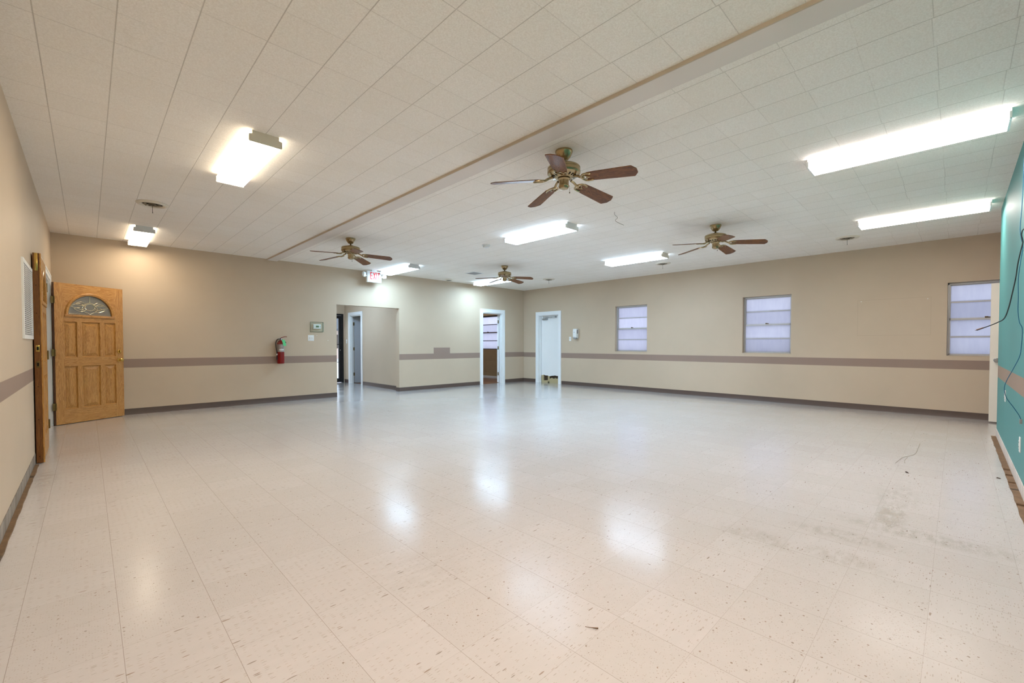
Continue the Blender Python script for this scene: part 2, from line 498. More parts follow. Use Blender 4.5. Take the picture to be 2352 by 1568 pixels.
class MB:
    def __init__(self):
        self.bm = bmesh.new()
        self.mats = []
        self.cur = 0

    def mat(self, m):
        if m not in self.mats:
            self.mats.append(m)
        self.cur = self.mats.index(m)
        return self

    def face(self, pts, smooth=False):
        vs = [self.bm.verts.new(p) for p in pts]
        f = self.bm.faces.new(vs)
        f.material_index = self.cur
        f.smooth = smooth
        return f

    def poly(self, verts, faces, smooth=False):
        vs = [self.bm.verts.new(p) for p in verts]
        for f in faces:
            try:
                ff = self.bm.faces.new([vs[i] for i in f])
                ff.material_index = self.cur
                ff.smooth = smooth
            except ValueError:
                pass

    def box(self, x0, x1, y0, y1, z0, z1, bev=0.0):
        x0, x1 = min(x0, x1), max(x0, x1)
        y0, y1 = min(y0, y1), max(y0, y1)
        z0, z1 = min(z0, z1), max(z0, z1)
        if bev <= 0:
            v = [(x, y, z) for x in (x0, x1) for y in (y0, y1) for z in (z0, z1)]
            self.poly(v, [(0, 1, 3, 2), (4, 6, 7, 5), (0, 4, 5, 1), (2, 3, 7, 6), (0, 2, 6, 4), (1, 5, 7, 3)])
        else:
            t = bmesh.new()
            bmesh.ops.create_cube(t, size=1.0)
            for w in t.verts:
                w.co = Vector(((x0 + x1) / 2 + w.co.x * (x1 - x0), (y0 + y1) / 2 + w.co.y * (y1 - y0), (z0 + z1) / 2 + w.co.z * (z1 - z0)))
            b = min(bev, 0.45 * min(x1 - x0, y1 - y0, z1 - z0))
            bmesh.ops.bevel(t, geom=t.edges[:], offset=b, segments=2, affect='EDGES', profile=0.6)
            self.take(t, True)
        return self

    def take(self, t, smooth=False, mtx=None):
        mp = {}
        for w in t.verts:
            mp[w.index if w.index >= 0 else id(w)] = None
        t.verts.index_update()
        new = [self.bm.verts.new(mtx @ w.co if mtx else w.co) for w in t.verts]
        for f in t.faces:
            ff = self.bm.faces.new([new[w.index] for w in f.verts])
            ff.material_index = self.cur
            ff.smooth = smooth
        t.free()

    def prism(self, prof, fn0, fn1, caps=True, smooth=False):
        """prof: 2-D points; fn0/fn1 place them at each end."""
        n = len(prof)
        v = [fn0(*p) for p in prof] + [fn1(*p) for p in prof]
        f = [(i, (i + 1) % n, n + (i + 1) % n, n + i) for i in range(n)]
        self.poly(v, f, smooth)
        if caps:
            self.poly([fn0(*p) for p in prof], [tuple(reversed(range(n)))])
            self.poly([fn1(*p) for p in prof], [tuple(range(n))])
        return self

    def lathe(self, prof, c=(0, 0, 0), n=32, axis='z', smooth=True, sharp=True):
        """prof: (radius, height) list revolved about an axis through c."""
        def P(r, h, a):
            u, w = r * math.cos(a), r * math.sin(a)
            if axis == 'z':
                return (c[0] + u, c[1] + w, c[2] + h)
            if axis == 'y':
                return (c[0] + u, c[1] + h, c[2] + w)
            return (c[0] + h, c[1] + u, c[2] + w)
        for k in range(len(prof) - 1):
            (r0, h0), (r1, h1) = prof[k], prof[k + 1]
            if r0 < 1e-6 and r1 < 1e-6:
                continue
            rows = []
            for (r, h) in ((r0, h0), (r1, h1)):
                if r < 1e-6:
                    rows.append([self.bm.verts.new(P(0, h, 0))])
                else:
                    rows.append([self.bm.verts.new(P(r, h, 2 * PI * i / n)) for i in range(n)])
            for i in range(n):
                j = (i + 1) % n
                a, b = rows
                q = [a[i % len(a)], a[j % len(a)], b[j % len(b)], b[i % len(b)]]
                qq = []
                for w in q:
                    if w not in qq:
                        qq.append(w)
                f = self.bm.faces.new(qq)
                f.material_index = self.cur
                f.smooth = smooth
        return self

    def tube(self, pts, r, n=8, cap=True):
        pts = [Vector(p) for p in pts]
        rad = r if isinstance(r, (list, tuple)) else [r] * len(pts)
        rows = []
        up = None
        for i, p in enumerate(pts):
            t = (pts[min(i + 1, len(pts) - 1)] - pts[max(i - 1, 0)]).normalized()
            if up is None:
                up = t.orthogonal().normalized()
            up = (up - t * up.dot(t)).normalized()
            s = t.cross(up)
            rows.append([self.bm.verts.new(p + (up * math.cos(2 * PI * k / n) + s * math.sin(2 * PI * k / n)) * rad[i]) for k in range(n)])
        for a, b in zip(rows[:-1], rows[1:]):
            for k in range(n):
                f = self.bm.faces.new([a[k], a[(k + 1) % n], b[(k + 1) % n], b[k]])
                f.smooth = True
                f.material_index = self.cur
        if cap:
            for rw in (rows[0], rows[-1]):
                f = self.bm.faces.new(rw)
                f.material_index = self.cur
        return self

    def obj(self, name, mat=None, parent=None, weld=True):
        if weld:
            bmesh.ops.remove_doubles(self.bm, verts=self.bm.verts[:], dist=1e-5)
        bmesh.ops.recalc_face_normals(self.bm, faces=self.bm.faces[:])
        me = bpy.data.meshes.new(name)
        self.bm.to_mesh(me)
        self.bm.free()
        for m in (self.mats or [mat]):
            me.materials.append(m)
        o = bpy.data.objects.new(name, me)
        COL.objects.link(o)
        if parent:
            o.parent = parent
        for e in me.edges:
            pass
        try:
            me.set_sharp_from_angle(angle=R(35))
        except Exception:
            pass
        return o


def smooth_path(pts, k=6):
    P = [Vector(p) for p in pts]
    out = []
    for i in range(len(P) - 1):
        a, b, c, d = P[max(i - 1, 0)], P[i], P[i + 1], P[min(i + 2, len(P) - 1)]
        for s in range(k):
            t = s / k
            out.append(0.5 * ((2 * b) + (c - a) * t + (2 * a - 5 * b + 4 * c - d) * t * t + (3 * b - a - 3 * c + d) * t ** 3))
    out.append(P[-1])
    return out


def tag(o, label, cat, group=None, kind=None):
    o['label'] = label
    o['category'] = cat
    if group:
        o['group'] = group
    if kind:
        o['kind'] = kind
    return o


def empty(name, loc=(0, 0, 0), rz=0.0):
    o = bpy.data.objects.new(name, None)
    o.empty_display_size = 0.1
    o.location = loc
    o.rotation_euler = (0, 0, rz)
    COL.objects.link(o)
    return o


def copy_tree(o, parent=None):
    c = o.copy()
    COL.objects.link(c)
    if parent:
        c.parent = parent
    for ch in list(o.children):
        copy_tree(ch, c)
    return c


def struct(o, label, cat):
    return tag(o, label, cat, None, 'structure')


def wall(name, axis, p0, p1, u0, u1, z0, z1, holes, mat):
    """Wall slab between planes p0 and p1 of the given axis ('x' or 'y') with rectangular holes (ua, ub, za, zb)."""
    us = sorted({u0, u1, *[h[0] for h in holes], *[h[1] for h in holes]})
    zs = sorted({z0, z1, *[h[2] for h in holes], *[h[3] for h in holes]})
    us = [u for u in us if u0 <= u <= u1]
    zs = [z for z in zs if z0 <= z <= z1]

    def solid(i, j):
        if not (0 <= i < len(us) - 1 and 0 <= j < len(zs) - 1):
            return False
        cu, cz = (us[i] + us[i + 1]) / 2, (zs[j] + zs[j + 1]) / 2
        return not any(h[0] < cu < h[1] and h[2] < cz < h[3] for h in holes)
    P = (lambda u, w, z: (w, u, z)) if axis == 'x' else (lambda u, w, z: (u, w, z))
    b = MB()
    for i in range(len(us) - 1):
        for j in range(len(zs) - 1):
            if not solid(i, j):
                continue
            a, c, d, e = us[i], us[i + 1], zs[j], zs[j + 1]
            for w in (p0, p1):
                b.face([P(a, w, d), P(c, w, d), P(c, w, e), P(a, w, e)])
            if not solid(i - 1, j):
                b.face([P(a, p0, d), P(a, p1, d), P(a, p1, e), P(a, p0, e)])
            if not solid(i + 1, j):
                b.face([P(c, p0, d), P(c, p1, d), P(c, p1, e), P(c, p0, e)])
            if not solid(i, j - 1):
                b.face([P(a, p0, d), P(c, p0, d), P(c, p1, d), P(a, p1, d)])
            if not solid(i, j + 1):
                b.face([P(a, p0, e), P(c, p0, e), P(c, p1, e), P(a, p1, e)])
    o = b.obj(name, mat)
    return o


# ================================================================== SETTING
OPEN = (3.925, 5.458)           # vestibule opening in the far wall
D3 = (8.139, 8.895, 2.07)       # back room doorway
D4 = (8.08, 8.862, 2.03)        # broken door in the right wall
D1 = (7.10, 8.93, 2.06)         # double doorway in the left wall
WZ = (0.975, 2.135)
WIN = [(5.295, 6.19), (2.255, 3.13), (-.76, .113), (10.64, 11.9)]
VX0, VX1, VY = 3.55, 5.585, 12.92  # vestibule

b = MB()
b.box(-2.1, XB + .2, -2.6, YA + .06, -.1, 0)
b.box(VX0 - .1, VX1 + .1, YA + .06, VY + .3, -.1, 0)
struct(b.obj('floor', M['floor']), 'glossy cream speckled vinyl tile floor of the hall', 'floor')
b = MB()
b.box(VX1 + .1, XB + .2, YA + .06, 13.4, -.1, 0)
struct(b.obj('floor_back', M['planks']), 'brown wooden floor of the small room behind the far wall', 'floor')
b = MB()
b.box(-2.1, XB + .2, -2.6, 13.4, CZ, CZ + .12)
struct(b.obj('ceiling', M['ceiling']), 'off-white square acoustic tile ceiling over the whole hall', 'ceiling')
b = MB()
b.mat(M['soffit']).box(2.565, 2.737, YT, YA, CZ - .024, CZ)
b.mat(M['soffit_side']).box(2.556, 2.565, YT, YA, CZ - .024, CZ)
struct(b.obj('beam'), 'shallow painted beam cover running across the tiled ceiling', 'beam')

struct(wall('wall_far', 'y', YA, YA + .15, XC - .15, XB + .0, 0, CZ, [(OPEN[0], OPEN[1], -1, 2.03), (D3[0], D3[1], -1, D3[2])], M['wall_far']),
       'long tan far wall with brown painted stripe and a wide open passage', 'wall')
struct(wall('wall_right', 'x', XB, XB + .2, -2.6, 9.632, 0, CZ, [(w[0], w[1], WZ[0], WZ[1]) for w in WIN[:3]] + [(D4[0], D4[1], -1, D4[2])], M['wall_right']),
       'tan right wall with three windows and a brown painted stripe', 'wall')
struct(wall('wall_left', 'x', XC - .15, XC, YT - .12, YA, 0, CZ, [(D1[0], D1[1], -1, D1[2])], M['wall_left']),
       'tan left wall with double entrance doorway', 'wall')
struct(wall('wall_near', 'y', YT - .12, YT, XC, TE, 0, CZ, [], M['teal']), 'teal painted wall with pale brown stripe', 'wall')
# alcove behind the teal wall
struct(wall('wall_alcove', 'y', -1.48, -1.36, TE - .12, XB, 0, CZ, [(8.62, 9.50, -1, 2.06)], M['wall_plain']), 'tan wall of the recess behind the teal wall', 'wall')
struct(wall('wall_recess', 'x', TE - .12, TE, -2.6, YT - .12, 0, CZ, [], M['wall_plain']), 'tan side of the recess behind the teal wall', 'wall')
struct(wall('wall_closet', 'y', -2.6, -2.5, TE, XB, 0, CZ, [], M['wall_plain']), 'tan wall closing the space past the recess doorway', 'wall')
# unseen closure added outside the double doors to keep sky light out
b = MB()
b.box(-2.1, -2.0, 6.7, YA, 0, CZ)
b.box(-2.0, XC - .15, 6.6, 6.7, 0, CZ)
b.box(-2.0, XC - .15, YA, YA + .1, 0, CZ)
struct(b.obj('wall_sky_block', M['wall_plain']), 'plain unseen walls added outside the double doorway to keep daylight out', 'wall')
# vestibule
struct(wall('wall_passage', 'x', VX1, VX1 + .1, YA + .15, VY, 0, CZ, [(11.80, 12.52, -1, 2.0)], M['wall_plain']), 'tan passage wall with a white framed doorway', 'wall')
struct(wall('wall_passage_left', 'x', VX0 - .1, VX0, YA + .15, VY, 0, CZ, [], M['wall_plain']), 'plain tan passage wall facing the framed doorway', 'wall')
struct(wall('wall_passage_end', 'y', VY, VY + .12, VX0 - .1, XB, 0, CZ, [(4.60, 5.56, -1, 2.07), (6.5, XB - .1, 9, 9.1)], M['wall_plain']), 'tan passage end wall around the black glass door', 'wall')
# back room
struct(wall('wall_back_room', 'x', XB, XB + .2, 9.632, 13.4, 0, CZ, [(WIN[3][0], WIN[3][1], WZ[0], WZ[1])], M['block']), 'brown painted block wall of the back room under its window', 'wall')
struct(wall('wall_divider', 'x', 7.2, 7.3, YA + .15, VY, 0, CZ, [], M['wall_plain']), 'plain tan dividing wall of the back room', 'wall')

# baseboards -------------------------------------------------------


def base_run(b, axis, w, sgn, u0, u1, h=.098):
    prof = [(0, 0), (.013, 0), (.007, .012), (.006, h - .004), (.003, h), (0, h)]
    if axis == 'y':
        b.prism(prof, lambda d, z: (u0, w + sgn * d, z), lambda d, z: (u1, w + sgn * d, z))
    else:
        b.prism(prof, lambda d, z: (w + sgn * d, u0, z), lambda d, z: (w + sgn * d, u1, z))


b = MB()
base_run(b, 'y', YA, -1, XC, OPEN[0])
base_run(b, 'y', YA, -1, OPEN[1], 8.028)
base_run(b, 'y', YA, -1, 9.006, XB)
base_run(b, 'x', OPEN[1], -1, YA, YA + .15)
struct(b.obj('baseboard_far', M['base']), 'dark brown vinyl baseboard along the far wall', 'baseboard')
b = MB()
base_run(b, 'x', XB, -1, -1.36, 7.965)
base_run(b, 'x', XB, -1, 8.963, YA)
struct(b.obj('baseboard_right', M['base']), 'dark brown vinyl baseboard under the windows', 'baseboard')
b = MB()
base_run(b, 'x', VX1, -1, YA + .15, 11.70, .105)
base_run(b, 'x', VX1, -1, 12.62, VY, .105)
struct(b.obj('baseboard_passage', M['base']), 'dark brown baseboard inside the passage', 'baseboard')
b = MB()
b.box(XB - .018, XB, 9.632, VY, 0, .085, .004)
struct(b.obj('baseboard_back', M['white']), 'white wooden baseboard in the back room', 'baseboard')
b = MB()
b.box(XC, XC + .004, YT, 7.0, 0.0, .105)
struct(b.obj('baseboard_left', M['glue']), 'grey glue-stained strip where the left baseboard was torn off', 'baseboard')
b = MB()
b.box(XC + .004, TE, YT, YT + .004, .0, .105)
struct(b.obj('baseboard_near', M['glue_light']), 'pale bare plaster strip where the teal wall baseboard was torn off', 'baseboard')


def ragged(b, axis, u0, u1, w, width, jit, h=.006):
    n = int((u1 - u0) / .06)
    for i in range(n):
        a, c = u0 + (u1 - u0) * i / n, u0 + (u1 - u0) * (i + 1) / n
        w0 = width + jit * math.sin(i * 1.7) * .5 + random.uniform(-jit, jit) * .4 if i == 0 else ragged.w1
        w1 = width + jit * math.sin((i + 1) * .9) * .5 + random.uniform(-jit, jit) * .4
        ragged.w1 = w1
        if axis == 'x':   # runs along x
            lo = [(a, w), (c, w), (c, w + w1), (a, w + w0)]
        else:
            lo = [(w, a), (w, c), (w + w1, c), (w + w0, a)]
        v = [(p[0], p[1], 0.0005) for p in lo] + [(p[0], p[1], h) for p in lo]
        b.poly(v, [(0, 1, 2, 3), (4, 5, 6, 7), (0, 1, 5, 4), (1, 2, 6, 5), (2, 3, 7, 6), (3, 0, 4, 7)])


b = MB()
ragged(b, 'y', .2, 6.1, XC + .004, .026, .003, .012)
struct(b.obj('trim_1', M['base_toe']), 'brown leftover baseboard toe on the floor along the left wall', 'trim')
b = MB()
ragged(b, 'x', .2, TE, YT + .004, .042, .004, .008)
struct(b.obj('trim_2', M['base_toe']), 'brown adhesive strip on the floor along the teal wall', 'trim')

# windows ----------------------------------------------------------


def window(n, y0, y1, film, fm, label):
    z0, z1 = WZ
    root = empty('window_%d' % n, (XB, (y0 + y1) / 2, z0))
    struct(root, label, 'window')
    w = (y1 - y0) / 2
    H = z1 - z0
    X0, X1 = .07, .115

    b = MB()       # outer frame with stops
    for s in (-1, 1):
        b.box(X0, X1 + .04, s * w, s * (w - .022), 0, H, .003)
        b.box(X0 + .02, X1 + .01, s * (w - .022), s * (w - .034), 0, H)
    b.box(X0, X1 + .04, -w, w, H - .03, H, .003)
    b.box(X0, X1 + .04, -w, w, 0, .014)
    b.obj('frame', fm, root)
    mid = H * .5
    for nm, za, zb, xo in (('upper_sash', mid - .015, H - .03, .03), ('lower_sash', .014, mid + .018, 0)):
        b = MB()
        xa, xb = X0 + .012 + xo, X0 + .04 + xo
        ww = w - .024
        for s in (-1, 1):
            b.box(xa, xb, s * ww, s * (ww - .012), za, zb)
        b.box(xa, xb, -ww, ww, zb - (.034 if nm == 'lower_sash' else .014), zb)
        b.box(xa, xb, -ww, ww, za, za + .016)
        zm = (za + zb) / 2 + (.006 if nm == 'upper_sash' else -.006)
        b.box(xa + .004, xb - .004, -ww, ww, zm - .009, zm + .009)
        sash = b.obj(nm, fm, root)
        b = MB()
        xm = (xa + xb) / 2
        for qa, qb in ((za + .016, zm - .009), (zm + .009, zb - (.034 if nm == 'lower_sash' else .014))):
            b.box(xm - .002, xm + .002, -ww + .012, ww - .012, qa, qb)
        b.obj('pane', film, sash)
        if nm == 'lower_sash':
            b = MB()
            b.box(xa - .012, xa, -.03, .03, zb - .004, zb + .01, .003)
            b.box(xa - .02, xa - .004, -.008, .03, zb + .01, zb + .016, .002)
            b.obj('sash_latch', M['brass_dark'], sash)
    b = MB()       # plastered reveal sill
    b.box(0, X0, -w, w, -.002, .004)
    b.obj('sill', M['wall_plain'], root)
    return root


window(1, *WIN[0], film_glass('window_film_bright', .88), M['alu'], 'small glowing window near the white broken door, first on the right wall')
window(2, *WIN[1], film_glass('window_film_mid', .76), M['alu'], 'middle window on the right wall between the other two')
window(3, *WIN[2], film_glass('window_film_dim', .74), M['alu'], 'window on the right wall partly hidden by the open white door')
window(4, *WIN[3], film_glass('window_film_back', .9), M['bronze'], 'bright window seen through the far wall doorway')

# door pieces ------------------------------------------------------


def casing(root, y0, y1, z1, width, P, depth=.018, mat=None):
    """flat casing boards round an opening; P(u, w, z) places local coordinates (w = out of the wall)."""
    b = MB()
    for (a, c, d, e) in ((y0 - width, y0, 0, z1), (y1, y1 + width, 0, z1), (y0 - width, y1 + width, z1, z1 + width)):
        for (i0, i1, dd) in ((0, 0, depth),):
            p = [P(a, 0, d), P(c, 0, d), P(c, dd, d), P(a, dd, d), P(a, 0, e), P(c, 0, e), P(c, dd, e), P(a, dd, e)]
            b.poly(p, [(0, 1, 2, 3), (4, 7, 6, 5), (0, 4, 5, 1), (1, 5, 6, 2), (2, 6, 7, 3), (3, 7, 4, 0)])
    # raised outer band
    for (a, c, d, e) in ((y0 - width, y0 - width * .72, 0, z1 + width), (y1 + width * .72, y1 + width, 0, z1 + width), (y0 - width * .72, y1 + width * .72, z1 + width * .72, z1 + width)):
        p = [P(a, depth, d), P(c, depth, d), P(c, depth + .006, d), P(a, depth + .006, d), P(a, depth, e), P(c, depth, e), P(c, depth + .006, e), P(a, depth + .006, e)]
        b.poly(p, [(0, 1, 2, 3), (4, 7, 6, 5), (0, 4, 5, 1), (1, 5, 6, 2), (2, 6, 7, 3), (3, 7, 4, 0)])
    return b.obj('casing', mat or M['white'], root)


def jamb(root, y0, y1, z1, deep, P, stop=.06, mat=None):
    b = MB()

    def bx(a, c, w0, w1, d, e):
        p = [P(a, w0, d), P(c, w0, d), P(c, w1, d), P(a, w1, d), P(a, w0, e), P(c, w0, e), P(c, w1, e), P(a, w1, e)]
        b.poly(p, [(0, 1, 2, 3), (4, 7, 6, 5), (0, 4, 5, 1), (1, 5, 6, 2), (2, 6, 7, 3), (3, 7, 4, 0)])
    bx(y0, y0 + .016, 0, -deep, 0, z1)
    bx(y1 - .016, y1, 0, -deep, 0, z1)
    bx(y0 + .016, y1 - .016, 0, -deep, z1 - .016, z1)
    bx(y0 + .016, y0 + .03, -stop, -stop - .035, 0, z1 - .016)
    bx(y1 - .03, y1 - .016, -stop, -stop - .035, 0, z1 - .016)
    bx(y0 + .03, y1 - .03, -stop, -stop - .035, z1 - .03, z1 - .016)
    return b.obj('door_jamb', mat or M['white'], root)


def hinge_part(root, p, ax, hh=.1, mat=None, w=.035):
    """butt hinge: knuckle along z at p, a leaf to each side along the unit vectors ax[0], ax[1]."""
    b = MB()
    x, y, z = p
    b.lathe([(.0, -hh / 2), (.008, -hh / 2), (.008, hh / 2), (0, hh / 2)], (x, y, z), 10)
    for d in ax:
        q = Vector((-d[1], d[0], 0)) * .0015
        a, c = Vector((x, y, z)), Vector((x + d[0] * w, y + d[1] * w, z))
        v = []
        for zz in (-hh / 2, hh / 2):
            for t in (a - q, c - q, c + q, a + q):
                v.append((t.x, t.y, t.z + zz))
        b.poly(v, [(0, 1, 2, 3), (4, 7, 6, 5), (0, 4, 5, 1), (1, 5, 6, 2), (2, 6, 7, 3), (3, 7, 4, 0)])
    return b.obj('hinge', mat or M['hinge'], root)


# --- panelled oak leaf: local x along the leaf from hinge (0) to latch (W), y thickness (0 = face seen), z up
DW, DH, DT = .885, 2.03, .045


def oak_leaf(root):
    b = MB()
    V, Hm = M['oak'], M['oak_h']
    s, sp, gp, cp = .11, .155, .06, .235
    xs = [(s, s + sp), (s + sp + gp, s + sp + gp + cp), (DW - s - sp, DW - s)]
    rows = [(.21, .83), (.96, 1.48)]
    b.mat(V)
    b.box(0, s, 0, DT, 0, DH)
    b.box(DW - s, DW, 0, DT, 0, DH)
    for i in (0, 1):
        b.box(xs[i][1], xs[i + 1][0], 0, DT, .21, .83)
        b.box(xs[i][1], xs[i + 1][0], 0, DT, .96, 1.48)
    b.mat(Hm)
    b.box(s, DW - s, 0, DT, 0, .21)
    b.box(s, DW - s, 0, DT, .83, .96)
    b.box(s, DW - s, 0, DT, 1.48, 1.57)
    # top plate with arched opening
    cx, cz, ra, rb = DW / 2, 1.585, .285, .29
    b.box(s, DW - s, 0, DT, 1.57, cz)
    n = 28
    x0, x1, z1 = s, DW - s, DH
    arc, outer = [], []
    for i in range(n + 1):
        t = PI * i / n
        c, sn = math.cos(t), math.sin(t)
        arc.append((cx + ra * c, cz + rb * sn))
        k = min(((x1 - cx) / abs(c)) if abs(c) > 1e-6 else 1e9, ((z1 - cz) / sn) if sn > 1e-6 else 1e9)
        outer.append((cx + k * c, cz + k * sn))
    for i in range(n):
        q = [arc[i], outer[i], outer[i + 1], arc[i + 1]]
        crn = None
        if abs(outer[i][0] - outer[i + 1][0]) > 1e-6 and abs(outer[i][1] - outer[i + 1][1]) > 1e-6:
            crn = (x1 if outer[i][0] > cx else x0, z1)
            q = [arc[i], outer[i], crn, outer[i + 1], arc[i + 1]]
        for yy in (0, DT):
            b.face([(p[0], yy, p[1]) for p in q])
        b.face([(arc[i][0], 0, arc[i][1]), (arc[i + 1][0], 0, arc[i + 1][1]), (arc[i + 1][0], DT, arc[i + 1][1]), (arc[i][0], DT, arc[i][1])])
    b.face([(x0, 0, z1), (x1, 0, z1), (x1, DT, z1), (x0, DT, z1)])
    # sunk panels with raised fields
    b.mat(V)
    for (xa, xb) in xs:
        for (za, zb) in rows:
            for (y0, sg) in ((0, 1), (DT, -1)):
                lv = [(0, 0.0), (.003, .007), (.011, .016), (.018, .016), (.020, .013), (.054, .002), (.057, .001)]
                for k in range(len(lv) - 1):
                    (i0, d0), (i1, d1) = lv[k], lv[k + 1]
                    A = [(xa + i0, za + i0), (xb - i0, za + i0), (xb - i0, zb - i0), (xa + i0, zb - i0)]
                    B = [(xa + i1, za + i1), (xb - i1, za + i1), (xb - i1, zb - i1), (xa + i1, zb - i1)]
                    for e in range(4):
                        f = (e + 1) % 4
                        b.face([(A[e][0], y0 + sg * d0, A[e][1]), (A[f][0], y0 + sg * d0, A[f][1]), (B[f][0], y0 + sg * d1, B[f][1]), (B[e][0], y0 + sg * d1, B[e][1])])
                i1, d1 = lv[-1]
                b.face([(xa + i1, y0 + sg * d1, za + i1), (xb - i1, y0 + sg * d1, za + i1), (xb - i1, y0 + sg * d1, zb - i1), (xa + i1, y0 + sg * d1, zb - i1)])
    leaf = b.obj('leaf', None, root, weld=False)
    # arched light
    b = MB()
    for (y0, sg) in ((0, -1), (DT, 1)):
        prof = [(.285, 0), (.285, .006), (.295, .012), (.312, .014), (.322, .008), (.326, 0)]
        for k in range(len(prof) - 1):
            for i in range(n):
                q = []
                for (r, d), tt in ((prof[k], i), (prof[k + 1], i), (prof[k + 1], i + 1), (prof[k], i + 1)):
                    t = PI * tt / n
                    q.append((cx + r * math.cos(t), y0 + sg * d, cz + (r + .005) * math.sin(t)))
                b.face(q, False)
        b.box(cx - .326, cx + .326, y0, y0 + sg * .012, cz - .035, cz, .003)
    fr = b.obj('light_frame', M['oak_h'], leaf)
    for i in (-4, -2, 0, 2, 4):
        b = MB()
        b.lathe([(0, -.001), (.004, -.001), (.003, 0)], (cx + i * .06, -.012, cz - .018), 8, 'y')
        b.obj('screw', M['brass_dark'], fr)
    b = MB()
    pts = [(cx + .287 * math.cos(PI * i / n), cz + .292 * math.sin(PI * i / n)) for i in range(n + 1)]
    b.prism(pts, lambda x, z: (x, .018, z), lambda x, z: (x, .027, z))
    pane = b.obj('glass_pane', M['frost'], leaf)
    b = MB()
    for yy in (.016, .029):
        def C(pl, r=.0042):
            b.tube(smooth_path([(cx + x, yy, cz + z) for x, z in pl], 4), r, 6)
        el = lambda x0, z0, a, c, m=20, t0=0, t1=2 * PI: [(x0 + a * math.cos(t0 + (t1 - t0) * i / m), z0 + c * math.sin(t0 + (t1 - t0) * i / m)) for i in range(m + 1)]
        C(el(0, .12, .062, .05))
        C([(-.02, .03), (-.07, .05), (-.1, .1), (-.06, .16), (0, .185), (.06, .16), (.1, .1), (.07, .05), (.02, .03), (0, .012), (-.02, .03)])
        for s in (-1, 1):
            C([(s * .06, .12), (s * .1, .16), (s * .16, .165), (s * .235, .12), (s * .16, .1), (s * .1, .075), (s * .06, .12)])
            C([(s * .05, .16), (s * .09, .19), (s * .13, .19), (s * .18, .165), (s * .12, .14), (s * .05, .16)])
            C([(s * .05, .08), (s * .1, .05), (s * .15, .06), (s * .2, .09), (s * .13, .11)])
            C([(s * .235, .12), (s * .272, .13)])
        C([(0, .185), (0, .29)])
        C(el(0, 0, .268, .27, 24, .05, PI - .05), .002)
        C([(-.268, .014), (.268, .014)], .002)
    b.obj('came', M['came'], pane)
    return leaf


# far leaf: swung out in front of the far wall
hx, hy = -.33, 8.89
ang = math.atan2(9.367 - hy, .414 - hx)
door1 = empty('door_1', (hx, hy, .008), ang)
struct(door1, 'open oak panel door with arched glass, standing by the corner of the far wall', 'door')
leaf1 = oak_leaf(door1)
b = MB()
b.box(-.0012, .0, .001, DT - .001, 0, DH)
b.obj('edge_strip', M['oak_edge'], door1)
for z in (.26, 1.03, 1.78):
    hinge_part(door1, (-.004, -.006, z), ((.0, 1.0), (-.98, .2)), .1, M['hinge'], .036)
b = MB()
b.lathe([(0, 0), (.031, 0), (.031, -.006), (.018, -.012), (.012, -.03), (.016, -.04), (.027, -.05), (.028, -.062), (.02, -.07), (0, -.072)], (DW - .062, 0, .90), 24, 'y')
b.lathe([(0, 0), (.031, 0), (.031, .006), (.018, .012), (.012, .03), (.016, .04), (.027, .05), (.028, .062), (.02, .07), (0, .072)], (DW - .062, DT, .90), 24, 'y')
b.obj('door_knob', M['brass'], door1)
b = MB()
b.lathe([(0, 0), (.03, 0), (.03, -.008), (.022, -.014), (0, -.014)], (DW - .062, 0, 1.035), 24, 'y')
b.box(DW - .068, DW - .056, -.03, -.012, 1.017, 1.053, .003)
b.obj('deadbolt', M['brass'], door1)

# near leaf: folded back against the left wall
door2 = empty('door_2', (XC + .018 + DT, 7.075, .008), R(-90))
struct(door2, 'oak panel door folded flat against the left wall, its dark edge showing', 'door')
# local x -> -y world, local y -> +x ; flip so that the seen face (y=0) looks into the room
door2.rotation_euler = (0, 0, R(-90))
door2.location = (XC + .010, 7.075, .008)
leaf2 = copy_tree(leaf1, door2)
b = MB()
b.box(DW, DW + .002, 0, DT, 0, DH)
b.obj('edge_strip', M['oak_edge'], door2)
b = MB()
b.box(DW - .012, DW + .006, DT, DT + .012, 0.0, DH, .003)
b.obj('astragal', M['oak'], door2)
b = MB()
b.box(DW + .002, DW + .005, .012, .034, DH - .17, DH, .001)
b.box(DW + .004, DW + .009, .018, .028, DH - .12, DH - .07, .002)
b.obj('flush_bolt', M['brass'], door2)
for z, m in ((.955, 'hinge'), (1.11, 'brass')):
    b = MB()
    b.mat(M[m]).box(DW + .002, DW + .0045, .010, .036, z - .032, z + .032, .001)
    b.mat(M['dark'])
    b.box(DW + .0045, DW + .005, .016, .030, z - .016, z + .016)
    b.obj('strike_plate', None, door2)
for z in (.06, .42, .74, 1.45, 1.72):
    b = MB()
    b.lathe([(0, .0008), (.004, .0008), (.004, 0)], (DW + .002, .02, z), 8, 'x')
    b.obj('screw', M['dark'], door2)
for z in (.26, 1.03, 1.78):
    hinge_part(door2, (-.008, DT + .004, z), ((0, -1.0), (-.9, -.3)), .1, M['hinge'], .034)

frame1 = empty('trim_3', (XC, (D1[0] + D1[1]) / 2, 0))
struct(frame1, 'white casing and jamb round the double doorway in the left wall', 'trim')
PC = lambda u, w, z: (w, u, z)
hw = (D1[1] - D1[0]) / 2
casing(frame1, -hw, hw, D1[2], .075, PC, .016)
jamb(frame1, -hw, hw, D1[2], .15, PC, .05)

